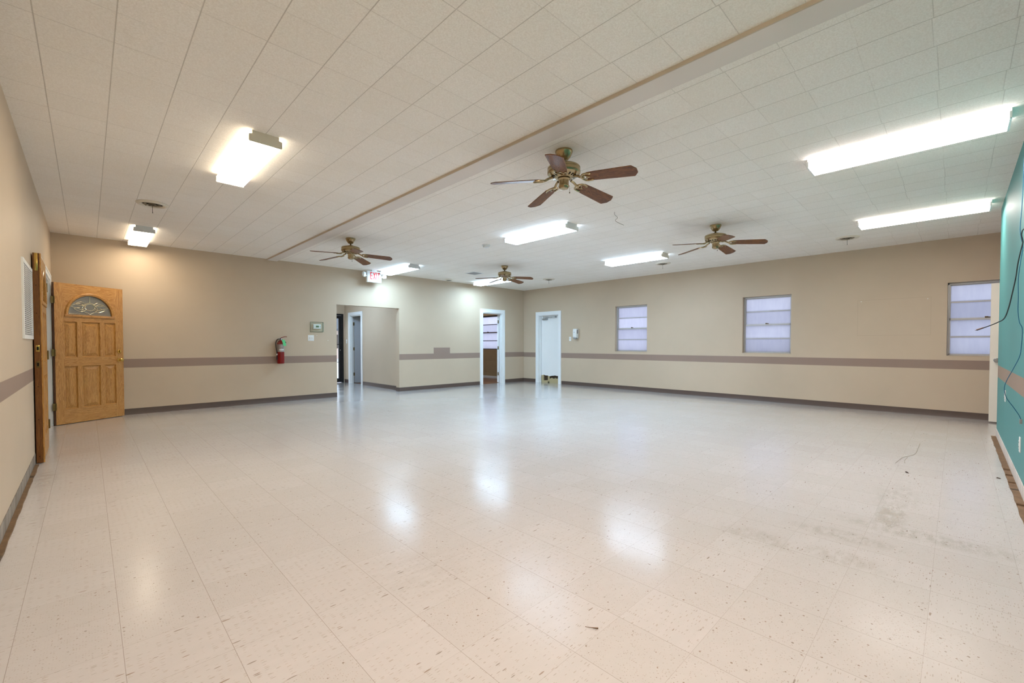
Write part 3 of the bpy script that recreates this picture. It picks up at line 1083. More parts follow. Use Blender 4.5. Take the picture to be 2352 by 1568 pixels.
# back-room door -----------------------------------------------------
door3 = empty('door_3', ((D3[0] + D3[1]) / 2, YA, 0))
struct(door3, 'white framed doorway in the far wall with its door swung into the back room', 'door')
PA = lambda u, w, z: (u, -w, z)
hw = (D3[1] - D3[0]) / 2
casing(door3, -hw, hw, D3[2], .105, PA)
jamb(door3, -hw, hw, D3[2], .15, PA, .045)
lf = empty('leaf', (hw - .02, .152, 0), 0)
lf.parent = door3
COL.objects.unlink(lf)
bpy.data.objects.remove(lf)
b = MB()
a3 = R(46.8)
ux, uy = math.cos(a3), math.sin(a3)
o0 = Vector((hw - .052, .152))


def obox(b, o, ux, uy, l0, l1, t0, t1, z0, z1):
    p = []
    for z in (z0, z1):
        for (l, t) in ((l0, t0), (l1, t0), (l1, t1), (l0, t1)):
            p.append((o[0] + ux * l - uy * t, o[1] + uy * l + ux * t, z))
    b.poly(p, [(0, 1, 2, 3), (4, 7, 6, 5), (0, 4, 5, 1), (1, 5, 6, 2), (2, 6, 7, 3), (3, 7, 4, 0)])


obox(b, o0, ux, uy, .01, .74, -.035, .0, .012, 2.04)
b.obj('leaf', M['white_door'], door3)
for z in (.27, 1.05, 1.83):
    b = MB()
    b.lathe([(0, -.048), (.009, -.048), (.009, .048), (0, .048)], (hw - .022, .135, z), 10)
    b.box(hw - .052, hw - .016, .128, .131, z - .045, z + .045)
    b.obj('hinge', M['hinge'], door3)

# broken white door in the right wall --------------------------------
door4 = empty('door_4', (XB, (D4[0] + D4[1]) / 2, 0))
struct(door4, 'white door in the right wall with its bottom broken away', 'door')
PB = lambda u, w, z: (-w, u, z)
hw = (D4[1] - D4[0]) / 2
casing(door4, -hw, hw, D4[2], .1, PB)
jamb(door4, -hw, hw, D4[2], .2, PB, .06)
b = MB()
n = 22
for i in range(n):       # face skin with ragged bottom
    def rag(k):
        t = k / n
        return .215 + .012 * math.sin(t * 9) + .006 * math.sin(t * 31) + (.01 if .3 < t < .45 else 0)
    y0, y1 = -hw + .03 + (2 * hw - .06) * i / n, -hw + .03 + (2 * hw - .06) * (i + 1) / n
    v = []
    for x in (.10, .106):
        v += [(x, y0, rag(i)), (x, y1, rag(i + 1)), (x, y1, D4[2] - .02), (x, y0, D4[2] - .02)]
    b.poly(v, [(0, 1, 2, 3), (4, 7, 6, 5), (0, 1, 5, 4), (2, 3, 7, 6)])
b.poly([(.1, -hw + .03, .2), (.106, -hw + .03, .2), (.106, -hw + .03, 2.0), (.1, -hw + .03, 2.0)], [(0, 1, 2, 3)])
leaf4 = b.obj('leaf', M['white_door'], door4)
b = MB()
for (ya, yb) in ((hw - .115, hw - .03), (.05, .105), (-hw + .03, -hw + .07)):
    b.box(.107, .138, ya, yb, .0, 1.99)
b.box(.107, .138, -hw + .07, hw - .115, .0, .035)
nb = 30
yb0, yb1 = -hw + .07, hw - .115
def torn(k):      # torn board left standing at the bottom
    t = k / nb
    return (.135 + .012 * math.sin(t * 17) + .006 * math.sin(t * 43) + (.035 if .2 < t < .3 else 0)) if t < .62 else .078 - .05 * (t - .62) + .004 * math.sin(t * 60)
for i in range(nb):
    ya, yb = yb0 + (yb1 - yb0) * i / nb, yb0 + (yb1 - yb0) * (i + 1) / nb
    v = []
    for x in (.112, .125):
        v += [(x, ya, .03), (x, yb, .03), (x, yb, torn(i + 1)), (x, ya, torn(i))]
    b.poly(v, [(0, 1, 2, 3), (4, 5, 6, 7), (2, 3, 7, 6)])
b.obj('exposed_core', M['stud'], leaf4)
b = MB()
b.box(.138, .16, -hw + .016, hw - .016, 0, 2.014)
b.obj('back_skin', M['duct'], door4)
b = MB()
b.box(.055, .10, .11, .30, 1.885, 1.935, .008)
b.box(.03, .05, -.22, .26, 1.952, 1.964, .002)
b.box(.045, .062, -.1, .17, 1.945, 1.952, .002)
b.lathe([(0, 0), (.012, 0), (.012, .03), (0, .03)], (.07, .16, 1.93), 12)
b.box(.02, .1, -.24, -.2, 1.945, 1.985, .004)
b.obj('door_closer', M['steel'], leaf4)

# black glass entrance door of the passage ----------------------------
door5 = empty('door_5', (5.08, VY + .06, 0))
struct(door5, 'black metal framed glass door at the end of the passage', 'door')
b = MB()
for s in (-1, 1):
    b.box(s * .48, s * .435, -.05, .05, 0, 2.07)
b.box(-.435, .435, -.05, .05, 2.02, 2.07)
b.obj('door_frame', M['black'], door5)
b = MB()
for s in (-1, 1):
    b.box(s * .43, s * .345, -.022, .022, .012, 2.015)
b.box(-.345, .345, -.022, .022, 1.93, 2.015)
b.box(-.345, .345, -.022, .022, .012, .13)
lf = b.obj('leaf', M['black'], door5)
b = MB()
b.box(-.345, .345, -.004, .004, .13, 1.93)
b.obj('glass_pane', M['glass'], lf)
b = MB()
b.tube([(-.34, -.05, 1.15), (.34, -.05, 1.15)], .012, 10)
b.tube([(-.34, -.03, .62), (.34, -.03, .62)], .006, 8)
for x in (-.34, .34):
    b.box(x - .012, x + .012, -.05, -.02, 1.135, 1.165)
b.obj('push_bar', M['black'], lf)
b = MB()
b.lathe([(0, -.014), (.014, -.014), (.016, 0), (0, 0)], (.39, -.022, .98), 14, 'y')
b.obj('lock', M['steel'], lf)

# side doorway in the passage ------------------------------------------
door6 = empty('door_6', (VX1, 12.16, 0))
struct(door6, 'white framed side doorway inside the passage with dark hinges', 'door')
casing(door6, -.36, .36, 2.0, .09, PB)
jamb(door6, -.36, .36, 2.0, .1, PB, .03)
b = MB()
a6 = math.atan2(-.66, .75)
obox(b, Vector((.112, .335)), math.cos(a6), math.sin(a6), .0, .68, 0, .035, .012, 1.97)
l6 = b.obj('leaf', M['door_grey'], door6)
b = MB()
obox(b, Vector((.112, .335)), math.cos(a6), math.sin(a6), -.003, .0, 0, .035, .012, 1.97)
b.obj('edge_strip', M['white_door'], l6)
for z in (.27, 1.02, 1.76):
    b = MB()
    b.box(.085, .115, .325, .345, z - .045, z + .045, .002)
    b.lathe([(0, -.048), (.009, -.048), (.009, .048), (0, .048)], (.105, .322, z), 10)
    b.obj('hinge', M['hinge'], door6)
b = MB()
b.box(.1, 1.2, -.9, -.88, 0, CZ)
b.box(1.2, 1.22, -.9, .75, 0, CZ)
struct(b.obj('wall_side_room', M['wall_plain']), 'plain wall of the small room off the passage', 'wall').location = (VX1, 12.16, 0)

# white door by the teal wall ------------------------------------------
door7 = empty('door_7', (9.475, -1.352, 0), R(87))
struct(door7, 'open cream door standing beside the teal wall in front of a window', 'door')
b = MB()
b.box(.0, 1.012, -.04, .0, .02, 2.05, .002)
leaf7 = b.obj('leaf', M['cream_door'], door7)
b = MB()
b.lathe([(0, 0), (.033, 0), (.033, .008), (.02, .012), (.013, .03), (.018, .04), (.028, .052), (.028, .066), (.02, .074), (0, .075)], (.945, 0, .925), 24, 'y')
b.obj('door_knob', M['steel'], leaf7)
for z in (.27, 1.02, 1.78):
    hinge_part(door7, (-.006, .006, z), ((1, 0), (0, 1)), .1, M['hinge'], .012)

# ================================================================== THINGS ON THE CEILING
LX, LW = 1.22, .135


def fixture(lens_mat, cap_mat):
    root = empty('ceiling_light')
    b = MB()
    hl = LX / 2
    prof = [(-.110, 0), (.110, 0), (.110, -.030), (-.110, -.030)]
    b.prism(prof, lambda x, z: (x, -hl + .012, z), lambda x, z: (x, hl - .012, z))
    b.obj('housing', M['galv'], root)
    b = MB()
    lp = [(-.134, -.030), (-.136, -.034), (-.136, -.076), (-.129, -.083), (.129, -.083), (.136, -.076), (.136, -.034), (.134, -.030)]
    b.prism(lp, lambda x, z: (x, -hl + .0125, z), lambda x, z: (x, hl - .0125, z), caps=True)
    b.obj('diffuser', lens_mat, root)
    for s in (-1, 1):
        b = MB()
        cp = [(-.113, 0), (.113, 0), (.113, -.026), (.139, -.032), (.139, -.080), (.134, -.086), (-.134, -.086), (-.139, -.080), (-.139, -.032), (-.113, -.026)]
        b.prism(cp, lambda x, z: (x, s * (hl - .012), z), lambda x, z: (x, s * hl, z))
        b.obj('end_cap', cap_mat, root)
    return root


WARM = lamp_lens('lens_warm', (1.0, .86, .66, 1), 18.0)
WARM2 = lamp_lens('lens_warm_corner', (1.0, .84, .63, 1), 11.0)
COOL = lamp_lens('lens_cool', (.58, .775, 1.0, 1), 35.0)
COOL2 = lamp_lens('lens_cool_far', (.51, .76, 1.0, 1), 26.0)
NEUT = lamp_lens('lens_neutral', (1.0, .88, .86, 1), 20.0)
FILL_NEAR = lamp_lens('lens_fill_corner', (1.0, .79, .67, 1), 29.0)
FILL_BACK = lamp_lens('lens_fill_back_room', (1.0, .93, .84, 1), 5.0)
FILL_HALL = lamp_lens('lens_fill_passage', (.54, .75, 1.0, 1), 22.0)
NEUT2 = lamp_lens('lens_neutral_far', (1.0, .92, .84, 1), 16.0)
GL = 'fluorescent ceiling lights'
LIGHTS = [
    (1.045, 4.475, WARM, 'almond', 'lit box light on the left ceiling, larger of the two left of the beam'),
    (.605, 8.68, WARM2, 'galv', 'small-looking lit box light above the far wall, over the oak door'),
    (4.945, 8.565, COOL2, 'galv', 'lit box light partly covering the exit sign'),
    (7.64, 8.52, COOL2, 'galv', 'lit box light behind a ceiling fan near the far corner'),
    (4.84, 4.345, COOL, 'plastic', 'lit box light in the middle of the ceiling beside the smoke detector'),
    (7.63, 4.36, COOL, 'almond', 'lit box light between a round vent and a fan, facing the first window'),
    (4.83, .36, NEUT, 'plastic', 'largest long lit box light, close to the teal wall'),
    (1.02, .42, FILL_NEAR, 'almond', 'added unseen fill light in the corner where the left wall meets the teal wall'),  # unseen fixture added in the grid gap to brighten the near floor
    (4.45, 11.1, FILL_HALL, 'plastic', 'added unseen fill light on the ceiling of the passage'),  # unseen fixture added to brighten the passage walls
    (8.9, 11.6, FILL_BACK, 'plastic', 'added unseen fill light on the ceiling of the small back room'),  # weak unseen fixture added to lift the block wall
    (7.645, .35, NEUT2, 'plastic', 'long lit box light beside the teal wall above the cream door'),
]
for (x, y, lm, cm, lab) in LIGHTS:
    o = fixture(lm, M[cm])
    o.location = (x, y, CZ)
    if x < 1.05 and y > 1:
        o.scale = (.86, 1, 1)     # the slimmer pair left of the beam
    tag(o, lab, 'ceiling light', GL)

# ceiling fans -----------------------------------------------------------


def make_fan():
    root = empty('ceiling_fan')
    b = MB()
    b.lathe([(0, 0), (.074, 0), (.076, -.008), (.074, -.018), (.060, -.05), (.040, -.076), (.030, -.084), (0, -.084)], n=32)
    b.obj('canopy', M['brass_old'], root)
    b = MB()
    b.lathe([(.0125, -.08), (.0125, -.108), (.024, -.112), (.028, -.128), (0, -.128)], n=20)
    b.obj('downrod', M['brass_dark'], root)
    b = MB()
    b.lathe([(r_, z_ + .037) for r_, z_ in [(0, -.150), (.05, -.152), (.062, -.160), (.105, -.168), (.135, -.178), (.142, -.186), (.142, -.196), (.139, -.199), (.142, -.202), (.143, -.226), (.140, -.229), (.143, -.232), (.138, -.244), (.118, -.256), (.078, -.268), (.07, -.276), (0, -.278)]], n=40)
    mh = b.obj('motor_housing', M['brass_old'], root)
    b = MB()
    for i in range(20):   # cooling slots underneath
        a = 2 * PI * i / 20
        c, s = math.cos(a), math.sin(a)
        q = []
        for (r, t, z) in ((.084, -.005, -.2692), (.112, -.007, -.2602), (.112, .007, -.2602), (.084, .005, -.2692)):
            q.append((r * c - t * s, r * s + t * c, z + .037))
        b.face(q)
    b.obj('cooling_slots', M['dark'], mh)
    b = MB()
    b.lathe([(0, -.239), (.05, -.239), (.056, -.246), (.044, -.256), (.043, -.296), (.046, -.302), (.046, -.31), (.036, -.326), (.015, -.333), (0, -.334)], n=28)
    sh = b.obj('switch_housing', M['brass_old'], root)
    b = MB()
    b.tube([(-.03, -.034, -.30), (-.034, -.038, -.31), (-.034, -.038, -.36)], .0012, 5)
    b.lathe([(0, -.373), (.0045, -.37), (.004, -.361), (0, -.357)], (-.034, -.038, 0), 8)
    b.obj('pull_chain', M['brass_dark'], root)
    for k in range(5):
        a = 2 * PI * k / 5
        rot = Matrix.Rotation(a, 4, 'Z')
        # blade in its own frame: x outwards, twisted about x
        b = MB()
        out = [(.205, -.040), (.225, -.056), (.30, -.062), (.598, -.072), (.606, -.071), (.636, -.030), (.639, -.022), (.639, .022), (.636, .030), (.606, .071), (.598, .072), (.30, .062), (.225, .056), (.205, .040)]
        b.prism(out, lambda x, y: (x, y, -.003), lambda x, y: (x, y, .003))
        bl = b.obj('blade', M['blade'], root)
        bl.matrix_local = rot @ Matrix.Translation((0, 0, -.243)) @ Matrix.Rotation(R(5.0), 4, 'Y') @ Matrix.Rotation(R(-13), 4, 'X')
        b = MB()
        b.tube(smooth_path([(.095, 0, .018), (.13, 0, .012), (.165, 0, -.004), (.19, 0, -.007)], 4), .011, 8)
        for s in (-1, 1):
            b.tube(smooth_path([(.165, 0, -.006), (.175, s * .028, -.007), (.195, s * .046, -.007), (.225, s * .05, -.006), (.262, s * .044, -.006)], 5), [.008] * 20 + [.005], 7)
            b.tube(smooth_path([(.18, s * .03, -.006), (.205, s * .022, -.006), (.222, s * .006, -.006), (.245, 0, -.006)], 5), .005, 6)
        b.lathe([(0, -.012), (.006, -.011), (.007, -.006), (0, -.006)], (.25, .04, 0), 8)
        b.lathe([(0, -.012), (.006, -.011), (.007, -.006), (0, -.006)], (.25, -.04, 0), 8)
        b.obj('blade_bracket', M['brass_old'], bl)
    return root


FANS = [((2.991, 2.401), 68, 'large brass fan with wooden blades close beside the ceiling beam over the open floor'),
        ((3.02, 6.727), 40, 'brass fan with wooden blades between the ceiling beam and the exit sign'),
        ((6.38, 2.395), 0, 'brass fan with wooden blades facing the middle window of the right wall'),
        ((6.44, 6.78), 8, 'brass fan with wooden blades in front of a lit box light near the far corner')]
fan = make_fan()
for i, ((x, y), a, lab) in enumerate(FANS):
    o = fan if i == 0 else copy_tree(fan)
    o.location = (x, y, CZ)
    o.rotation_euler = (0, 0, R(a))
    tag(o, lab, 'ceiling fan', 'brass ceiling fans')

# round ceiling vents -------------------------------------------------------


def make_vent(r=.155):
    root = empty('round_vent')
    b = MB()
    b.lathe([(r, 0), (r, -.006), (r - .010, -.016), (r - .034, -.022), (r - .052, -.012), (r - .056, .0)], n=36)
    b.obj('rim', M['almond'], root)
    b = MB()
    b.lathe([(r - .056, -.002), (.03, -.001), (0, -.001)], n=32)
    b.obj('duct_throat', M['dark'], root)
    for k, rr in enumerate((.028, .055, .082)):
        b = MB()
        z = -.034 + k * .008
        b.lathe([(rr - .022 if rr > .03 else 0, z + .016), (rr, z), (rr + .003, z + .001), (rr - .018 if rr > .03 else 0, z + .019)], n=32)
        b.obj('louver_cone', M['louver'], root)
    b = MB()
    b.box(-.085, .085, -.004, .004, -.02, -.014)
    b.tube([(.0, 0, -.02), (.002, 0, -.105)], .0022, 6)
    b.lathe([(0, -.114), (.0045, -.111), (.0045, -.106), (0, -.103)], (.002, 0, 0), 8)
    b.obj('damper_rod', M['duct'], root)
    return root


vent = make_vent()
VENTS = [((.580, 6.72), 'round ceiling vent with hanging damper rod, left of the beam near the oak doors'),
         ((8.60, 1.225), 'round ceiling vent with hanging damper rod beside the teal wall light'),
         ((8.56, 7.36), 'round ceiling vent with hanging damper rod near the far corner'),
         ((8.575, 4.27), 'round ceiling vent partly tucked behind a lit box light, above the first window')]
for i, ((x, y), lab) in enumerate(VENTS):
    o = vent if i == 0 else copy_tree(vent)
    o.location = (x, y, CZ)
    o.rotation_euler = (0, 0, R(-44 + 10 * i))
    tag(o, lab, 'vent', 'round ceiling vents')

o = tag(empty('round_fitting', (6.72, 9.165, CZ)), 'small white round ceiling fitting with dark centre close to the far wall', 'ceiling fitting')  # taken as a small round vent dropped below the ceiling
b = MB()
b.lathe([(.105, 0), (.105, -.008), (.092, -.03), (.078, -.036), (.072, -.03)], n=28)
b.obj('rim', M['almond'], o)
b = MB()
b.lathe([(.076, -.03), (.03, -.034), (0, -.035)], n=24)
b.obj('grille', M['dark'], o)

o = tag(empty('square_vent', (6.58, 7.955, CZ)), 'flat square louvred ceiling vent beside the fan near the far corner', 'vent')
b = MB()
for (a, c, d, e) in ((-.16, .16, -.16, -.13), (-.16, .16, .13, .16), (-.16, -.13, -.13, .13), (.13, .16, -.13, .13)):
    b.box(a, c, d, e, -.008, 0)
b.obj('frame', M['plastic'], o)
b = MB()
b.box(-.13, .13, -.13, .13, -.001, 0)
b.obj('duct_throat', M['duct'], o)
b = MB()
for i in range(6):
    y = -.11 + i * .044
    b.poly([(-.13, y, -.001), (.13, y, -.001), (.13, y + .03, -.012), (-.13, y + .03, -.012), (-.13, y, .0), (.13, y, .0), (.13, y + .03, -.010), (-.13, y + .03, -.010)],
           [(0, 1, 2, 3), (4, 7, 6, 5), (0, 4, 5, 1), (2, 6, 7, 3), (0, 3, 7, 4), (1, 5, 6, 2)])
b.obj('louvers', M['plastic_grey'], o)

o = tag(empty('smoke_detector', (4.86, 5.57, CZ)), 'small white round smoke detector on the ceiling', 'smoke detector')
b = MB()
b.lathe([(0, 0), (.068, 0), (.07, -.01), (.066, -.014), (0, -.014)], n=28)
b.obj('base_ring', M['plastic'], o)
b = MB()
b.lathe([(.055, -.014), (.056, -.03), (.048, -.042), (.02, -.047), (0, -.047)], n=28)
b.obj('sensor_cover', M['plastic'], o)

# dangling wire from the ceiling
b = MB()
b.tube(smooth_path([(4.82, 3.05, CZ), (4.83, 3.052, CZ - .03), (4.86, 3.03, CZ - .07), (4.83, 3.045, CZ - .105), (4.87, 3.02, CZ - .135), (4.91, 2.97, CZ - .165)], 6), .0022, 6)
tag(b.obj('hanging_wire', M['brass_dark']), 'thin bent wire dangling from a hole in the ceiling tiles', 'wire')

# exit sign ---------------------------------------------------------------------
EXY = 9.262
o = tag(empty('exit_sign', (4.695, EXY, 2.688)), 'white emergency EXIT sign with red letters and two lamp heads', 'exit sign')
b = MB()
b.box(-.175, .175, -.022, .03, -.128, .128, .008)
b.obj('housing', M['plastic'], o)
b = MB()
b.box(-.168, .168, -.026, -.022, -.121, .121, .002)
face = b.obj('face_panel', M['plastic'], o)
b = MB()
bar_k = [0]


def bar(x0, z0, x1, z1, w):
    d = Vector((x1 - x0, z1 - z0)).normalized()
    nx, nz = -d.y * w / 2, d.x * w / 2
    q = [(x0 + nx, z0 + nz), (x1 + nx, z1 + nz), (x1 - nx, z1 - nz), (x0 - nx, z0 - nz)]
    bar_k[0] += 1
    yf = -.0290 - .00015 * bar_k[0]
    b.prism(q, lambda x, z: (x, -.0262, z), lambda x, z: (x, yf, z))


zt, zb, w = .098, -.062, .019
ex = -.090
bar(ex, zb, ex, zt, w)
for zz in (zt - w / 2, (zt + zb) / 2, zb + w / 2):
    bar(ex, zz, ex + .045, zz, w)
bar(-.022, zb, .026, zt, w)
bar(.026, zb, -.022, zt, w)
bar(.052, zb, .052, zt, w)
bar(.105, zb, .105, zt, w)
bar(.076, zt - w / 2, .134, zt - w / 2, w)
b.obj('exit_lettering', M['red_ink'], face)
b = MB()
b.box(-.06, .06, -.03, .03, .128, CZ - 2.688, .002)
b.obj('ceiling_mount', M['plastic'], o)
for s in (-1, 1):
    b = MB()
    b.box(s * .172, s * .205, -.012, .014, .0, .02, .003)
    b.box(s * .172, s * .205, -.012, .014, .06, .075, .003)
    yaw = -R(20) * s
    t = bmesh.new()
    bmesh.ops.create_cube(t, size=1)
    bmesh.ops.scale(t, vec=(.092, .06, .105), verts=t.verts)
    bmesh.ops.bevel(t, geom=t.edges[:], offset=.016, segments=3, affect='EDGES')
    b.take(t, True, Matrix.Translation((s * .245, -.02, .035)) @ Matrix.Rotation(yaw, 4, 'Z'))
    lh = b.obj('lamp_head', M['plastic'], o)
    b = MB()
    t = bmesh.new()
    bmesh.ops.create_cube(t, size=1)
    bmesh.ops.scale(t, vec=(.068, .006, .078), verts=t.verts)
    b.take(t, False, Matrix.Translation((s * .245, -.02, .035)) @ Matrix.Rotation(yaw, 4, 'Z') @ Matrix.Translation((0, -.031, 0)))
    b.obj('lamp_lens', M['galv'], lh)

# ================================================================== THINGS ON THE WALLS
# fire extinguisher ---------------------------------------------------------------
o = tag(empty('fire_extinguisher', (2.765, YA - .082, .772)), 'red fire extinguisher with green tag hanging on the far wall', 'fire extinguisher')
b = MB()
b.lathe([(0, 0), (.058, 0), (.064, .006), (.064, .39), (.058, .415), (.042, .437), (.026, .448), (.02, .455), (.02, .47), (0, .47)], n=32)
cyl = b.obj('cylinder', M['red'], o)
b = MB()
b.mat(M['label']).lathe([(.0648, .235), (.0648, .385)], n=32)
b.mat(M['plastic'])
for i in range(4):
    a0 = -PI / 2 - .62 + i * .34
    q = []
    for (aa, zz) in ((a0, .262), (a0 + .24, .262), (a0 + .24, .292), (a0, .292)):
        q.append((.0653 * math.cos(aa), .0653 * math.sin(aa), zz))
    b.face(q)
b.obj('label_band', None, cyl)
b = MB()
b.lathe([(0, .468), (.02, .468), (.02, .49), (.014, .5), (0, .5)], n=16)
b.box(-.03, .022, -.012, .012, .478, .505, .004)
b.obj('valve', M['steel'], o)
b = MB()
b.tube(smooth_path([(-.005, 0, .505), (.03, 0, .522), (.075, -.005, .535), (.115, -.008, .534)], 5), .006, 8)
b.obj('squeeze_lever', M['red'], o)
b = MB()
b.tube(smooth_path([(.0, 0, .488), (.04, -.004, .47), (.08, -.008, .44), (.10, -.008, .415)], 5), .006, 8)
b.obj('carry_handle', M['rubber'], o)
b = MB()
b.lathe([(0, 0), (.015, 0), (.015, -.008), (0, -.008)], (-.012, -.014, .49), 14, 'y')
b.obj('pressure_gauge', M['rubber'], o)
b = MB()
b.tube(smooth_path([(-.03, 0, .49), (-.065, -.01, .475), (-.092, -.015, .42), (-.09, -.015, .34), (-.076, -.012, .24), (-.072, -.012, .19)], 6), .0095, 10)
hose = b.obj('hose', M['rubber'], o)
b = MB()
b.mat(M['galv']).lathe([(.0112, .2), (.0112, .172), (0, .172)], (-.072, -.012, 0), 12)
b.mat(M['rubber']).lathe([(.009, .165), (.011, .13), (.013, .08), (0, .08)], (-.072, -.012, 0), 12)
b.obj('nozzle', None, hose)
b = MB()
b.poly([(.005, -.068, .475), (.058, -.066, .475), (.085, -.070, .355), (.03, -.072, .352), (.005, -.067, .475), (.058, -.065, .475), (.085, -.069, .355), (.03, -.071, .352)],
       [(0, 1, 2, 3), (4, 7, 6, 5), (0, 4, 5, 1), (1, 5, 6, 2), (2, 6, 7, 3), (3, 7, 4, 0)])
b.obj('inspection_tag', M['tag'], o, weld=False)
b = MB()
b.box(-.02, .02, .06, .082, .05, .46, .003)
b.box(-.012, .012, .02, .07, .475, .485, .002)
b.obj('wall_bracket', M['black'], o)

# thermostat and its cover -----------------------------------------------------------
TX, TZ = 3.50, 1.532
o = tag(empty('thermostat', (TX, YA, TZ)), 'white thermostat with green display inside a clear cover', 'thermostat')
b = MB()
b.box(-.08, .08, -.008, 0, -.05, .05, .003)
b.obj('wall_plate', M['plastic'], o)
b = MB()
b.box(-.077, .077, -.034, -.008, -.044, .044, .005)
b.obj('body', M['plastic'], o)
b = MB()
b.box(-.03, .032, -.0352, -.034, -.018, .02)
b.obj('screen', M['lcd'], o)
for i in range(3):
    b = MB()
    b.box(.05, .066, -.036, -.034, -.02 + i * .017, -.011 + i * .017, .001)
    b.obj('button', M['plastic_grey'], o)
o = tag(empty('thermostat_cover', (TX - .005, YA, TZ - .01)), 'clear plastic lock box around the thermostat on the far wall', 'thermostat cover')
b = MB()
hx_, hz_, d_ = .122, .1, .085
b.box(-hx_, hx_, -d_, -d_ + .003, -hz_, hz_)
b.box(-hx_, -hx_ + .003, -d_ + .003, 0, -hz_, hz_)
b.box(hx_ - .003, hx_, -d_ + .003, 0, -hz_, hz_)
b.box(-hx_ + .003, hx_ - .003, -d_ + .003, 0, -hz_, -hz_ + .003)
b.box(-hx_ + .003, hx_ - .003, -d_ + .003, 0, hz_ - .003, hz_)
b.obj('clear_box', M['guard'], o)
b = MB()
for (x0, x1, z0, z1) in ((-hx_ - .012, hx_ + .012, hz_, hz_ + .01), (-hx_ - .012, hx_ + .012, -hz_ - .01, -hz_), (-hx_ - .012, -hx_, -hz_, hz_), (hx_, hx_ + .02, -hz_, hz_)):
    b.box(x0, x1, -.004, 0, z0, z1)
b.obj('base_flange', M['guard'], o)
b = MB()
b.lathe([(0, -.004), (.008, -.004), (.009, 0), (0, 0)], (-hx_ + .018, -d_, 0), 12, 'y')
b.obj('lock', M['steel'], o)


def plate(name, wd, ht, toggles, label, cat, place, rz, mat=None, rocker=False):
    o = tag(empty(name, place, rz), label, cat)
    b = MB()
    b.box(-wd / 2, wd / 2, -.006, 0, -ht / 2, ht / 2, .003)
    b.obj('face_plate', mat or M['plastic'], o)
    for t in toggles:
        b = MB()
        if rocker:
            b.mat(M['plastic']).box(t - .017, t + .017, -.009, -.006, -.034, .034, .002)
            b.mat(M['dark'])
            for z in (-.018, .018):
                for dx in (-.006, .006):
                    b.box(t + dx - .001, t + dx + .001, -.0095, -.009, z - .004, z + .004)
            b.obj('socket_face', None, o)
        else:
            b.poly([(t - .005, -.006, -.012), (t + .005, -.006, -.012), (t + .005, -.006, .012), (t - .005, -.006, .012), (t - .004, -.018, .002), (t + .004, -.018, .002), (t + .004, -.016, .010), (t - .004, -.016, .010)],
                   [(0, 1, 5, 4), (1, 2, 6, 5), (2, 3, 7, 6), (3, 0, 4, 7), (4, 5, 6, 7)])
            b.obj('toggle', M['almond'], o)
    for t in toggles:
        for z in (-ht / 2 + .02, ht / 2 - .02):
            b = MB()
            b.lathe([(0, -.0008), (.003, -.0008), (.003, 0)], (t, -.006, z), 8, 'y')
            b.obj('screw', M['plastic_grey'], o)
    return o


plate('light_switch', .122, .122, (-.024, .024), 'white double light switch below the thermostat', 'light switch', (3.378, YA, 1.29), 0)
plate('light_switch', .07, .118, (0,), 'single white light switch beside the soap dispenser', 'light switch', (XB, 7.652, 1.31), R(-90))
plate('light_switch', .07, .118, (0,), 'white light switch inside the passage beside the side doorway', 'light switch', (VX1, 12.76, 1.24), R(-90))
plate('wall_outlet', .075, .118, (0,), 'white outlet plate low on the teal wall near the loose blue cable', 'outlet', (6.85, YT, .62), R(180), rocker=True)
plate('wall_outlet', .075, .118, (0,), 'white outlet plate just above the stripped floor edge of the teal wall', 'outlet', (5.28, YT, .365), R(180), rocker=True)

for (x, y, z, ax, lab) in ((XB, 1.19, 1.91, 'x', 'white wall plug at the upper corner of the painted-over panel, toward the middle window'),
                           (XB, .34, 1.90, 'x', 'white wall plug at the upper corner of the painted-over panel, toward the cream door'),
                           (3.50, YA, 1.342, 'y', 'white wall plug just below the thermostat cover'),
                           (3.735, YA, 1.24, 'y', 'white wall plug between the double switch and the passage')):
    b = MB()
    pr = [(0, -.004), (.006, -.003), (.007, 0), (0, 0)]
    b.lathe(pr, (0, 0, 0), 10, ax)
    o = tag(b.obj('wall_plug', M['plastic']), lab, 'wall plug', 'white wall plugs')
    o.location = (x, y, z)

# soap dispenser -------------------------------------------------------------------
o = tag(empty('soap_dispenser', (XB, 7.42, 1.30), R(-90)), 'white wall mounted soap dispenser near the broken door', 'soap dispenser')
b = MB()
b.box(-.055, .055, -.03, 0, .02, .285, .008)
b.obj('back_plate', M['plastic'], o)
b = MB()
prof = [(-.03, .03), (-.085, .045), (-.105, .07), (-.108, .2), (-.1, .27), (-.08, .29), (-.03, .29)]
b.prism(prof, lambda y, z: (-.06, y, z), lambda y, z: (.06, y, z))
b.obj('cover', M['plastic'], o)
for xx in (-.0612, .06):
    b = MB()
    b.box(xx, xx + .0012, -.075, -.045, .15, .26)
    b.obj('level_window', M['dark'], o)
b = MB()
b.box(-.03, .0, -.1105, -.108, .185, .2)
b.obj('emblem', M['plastic_grey'], o)
b = MB()
b.box(-.05, .05, -.105, -.04, .0, .046, .014)
b.obj('push_lever', M['plastic_grey'], o)

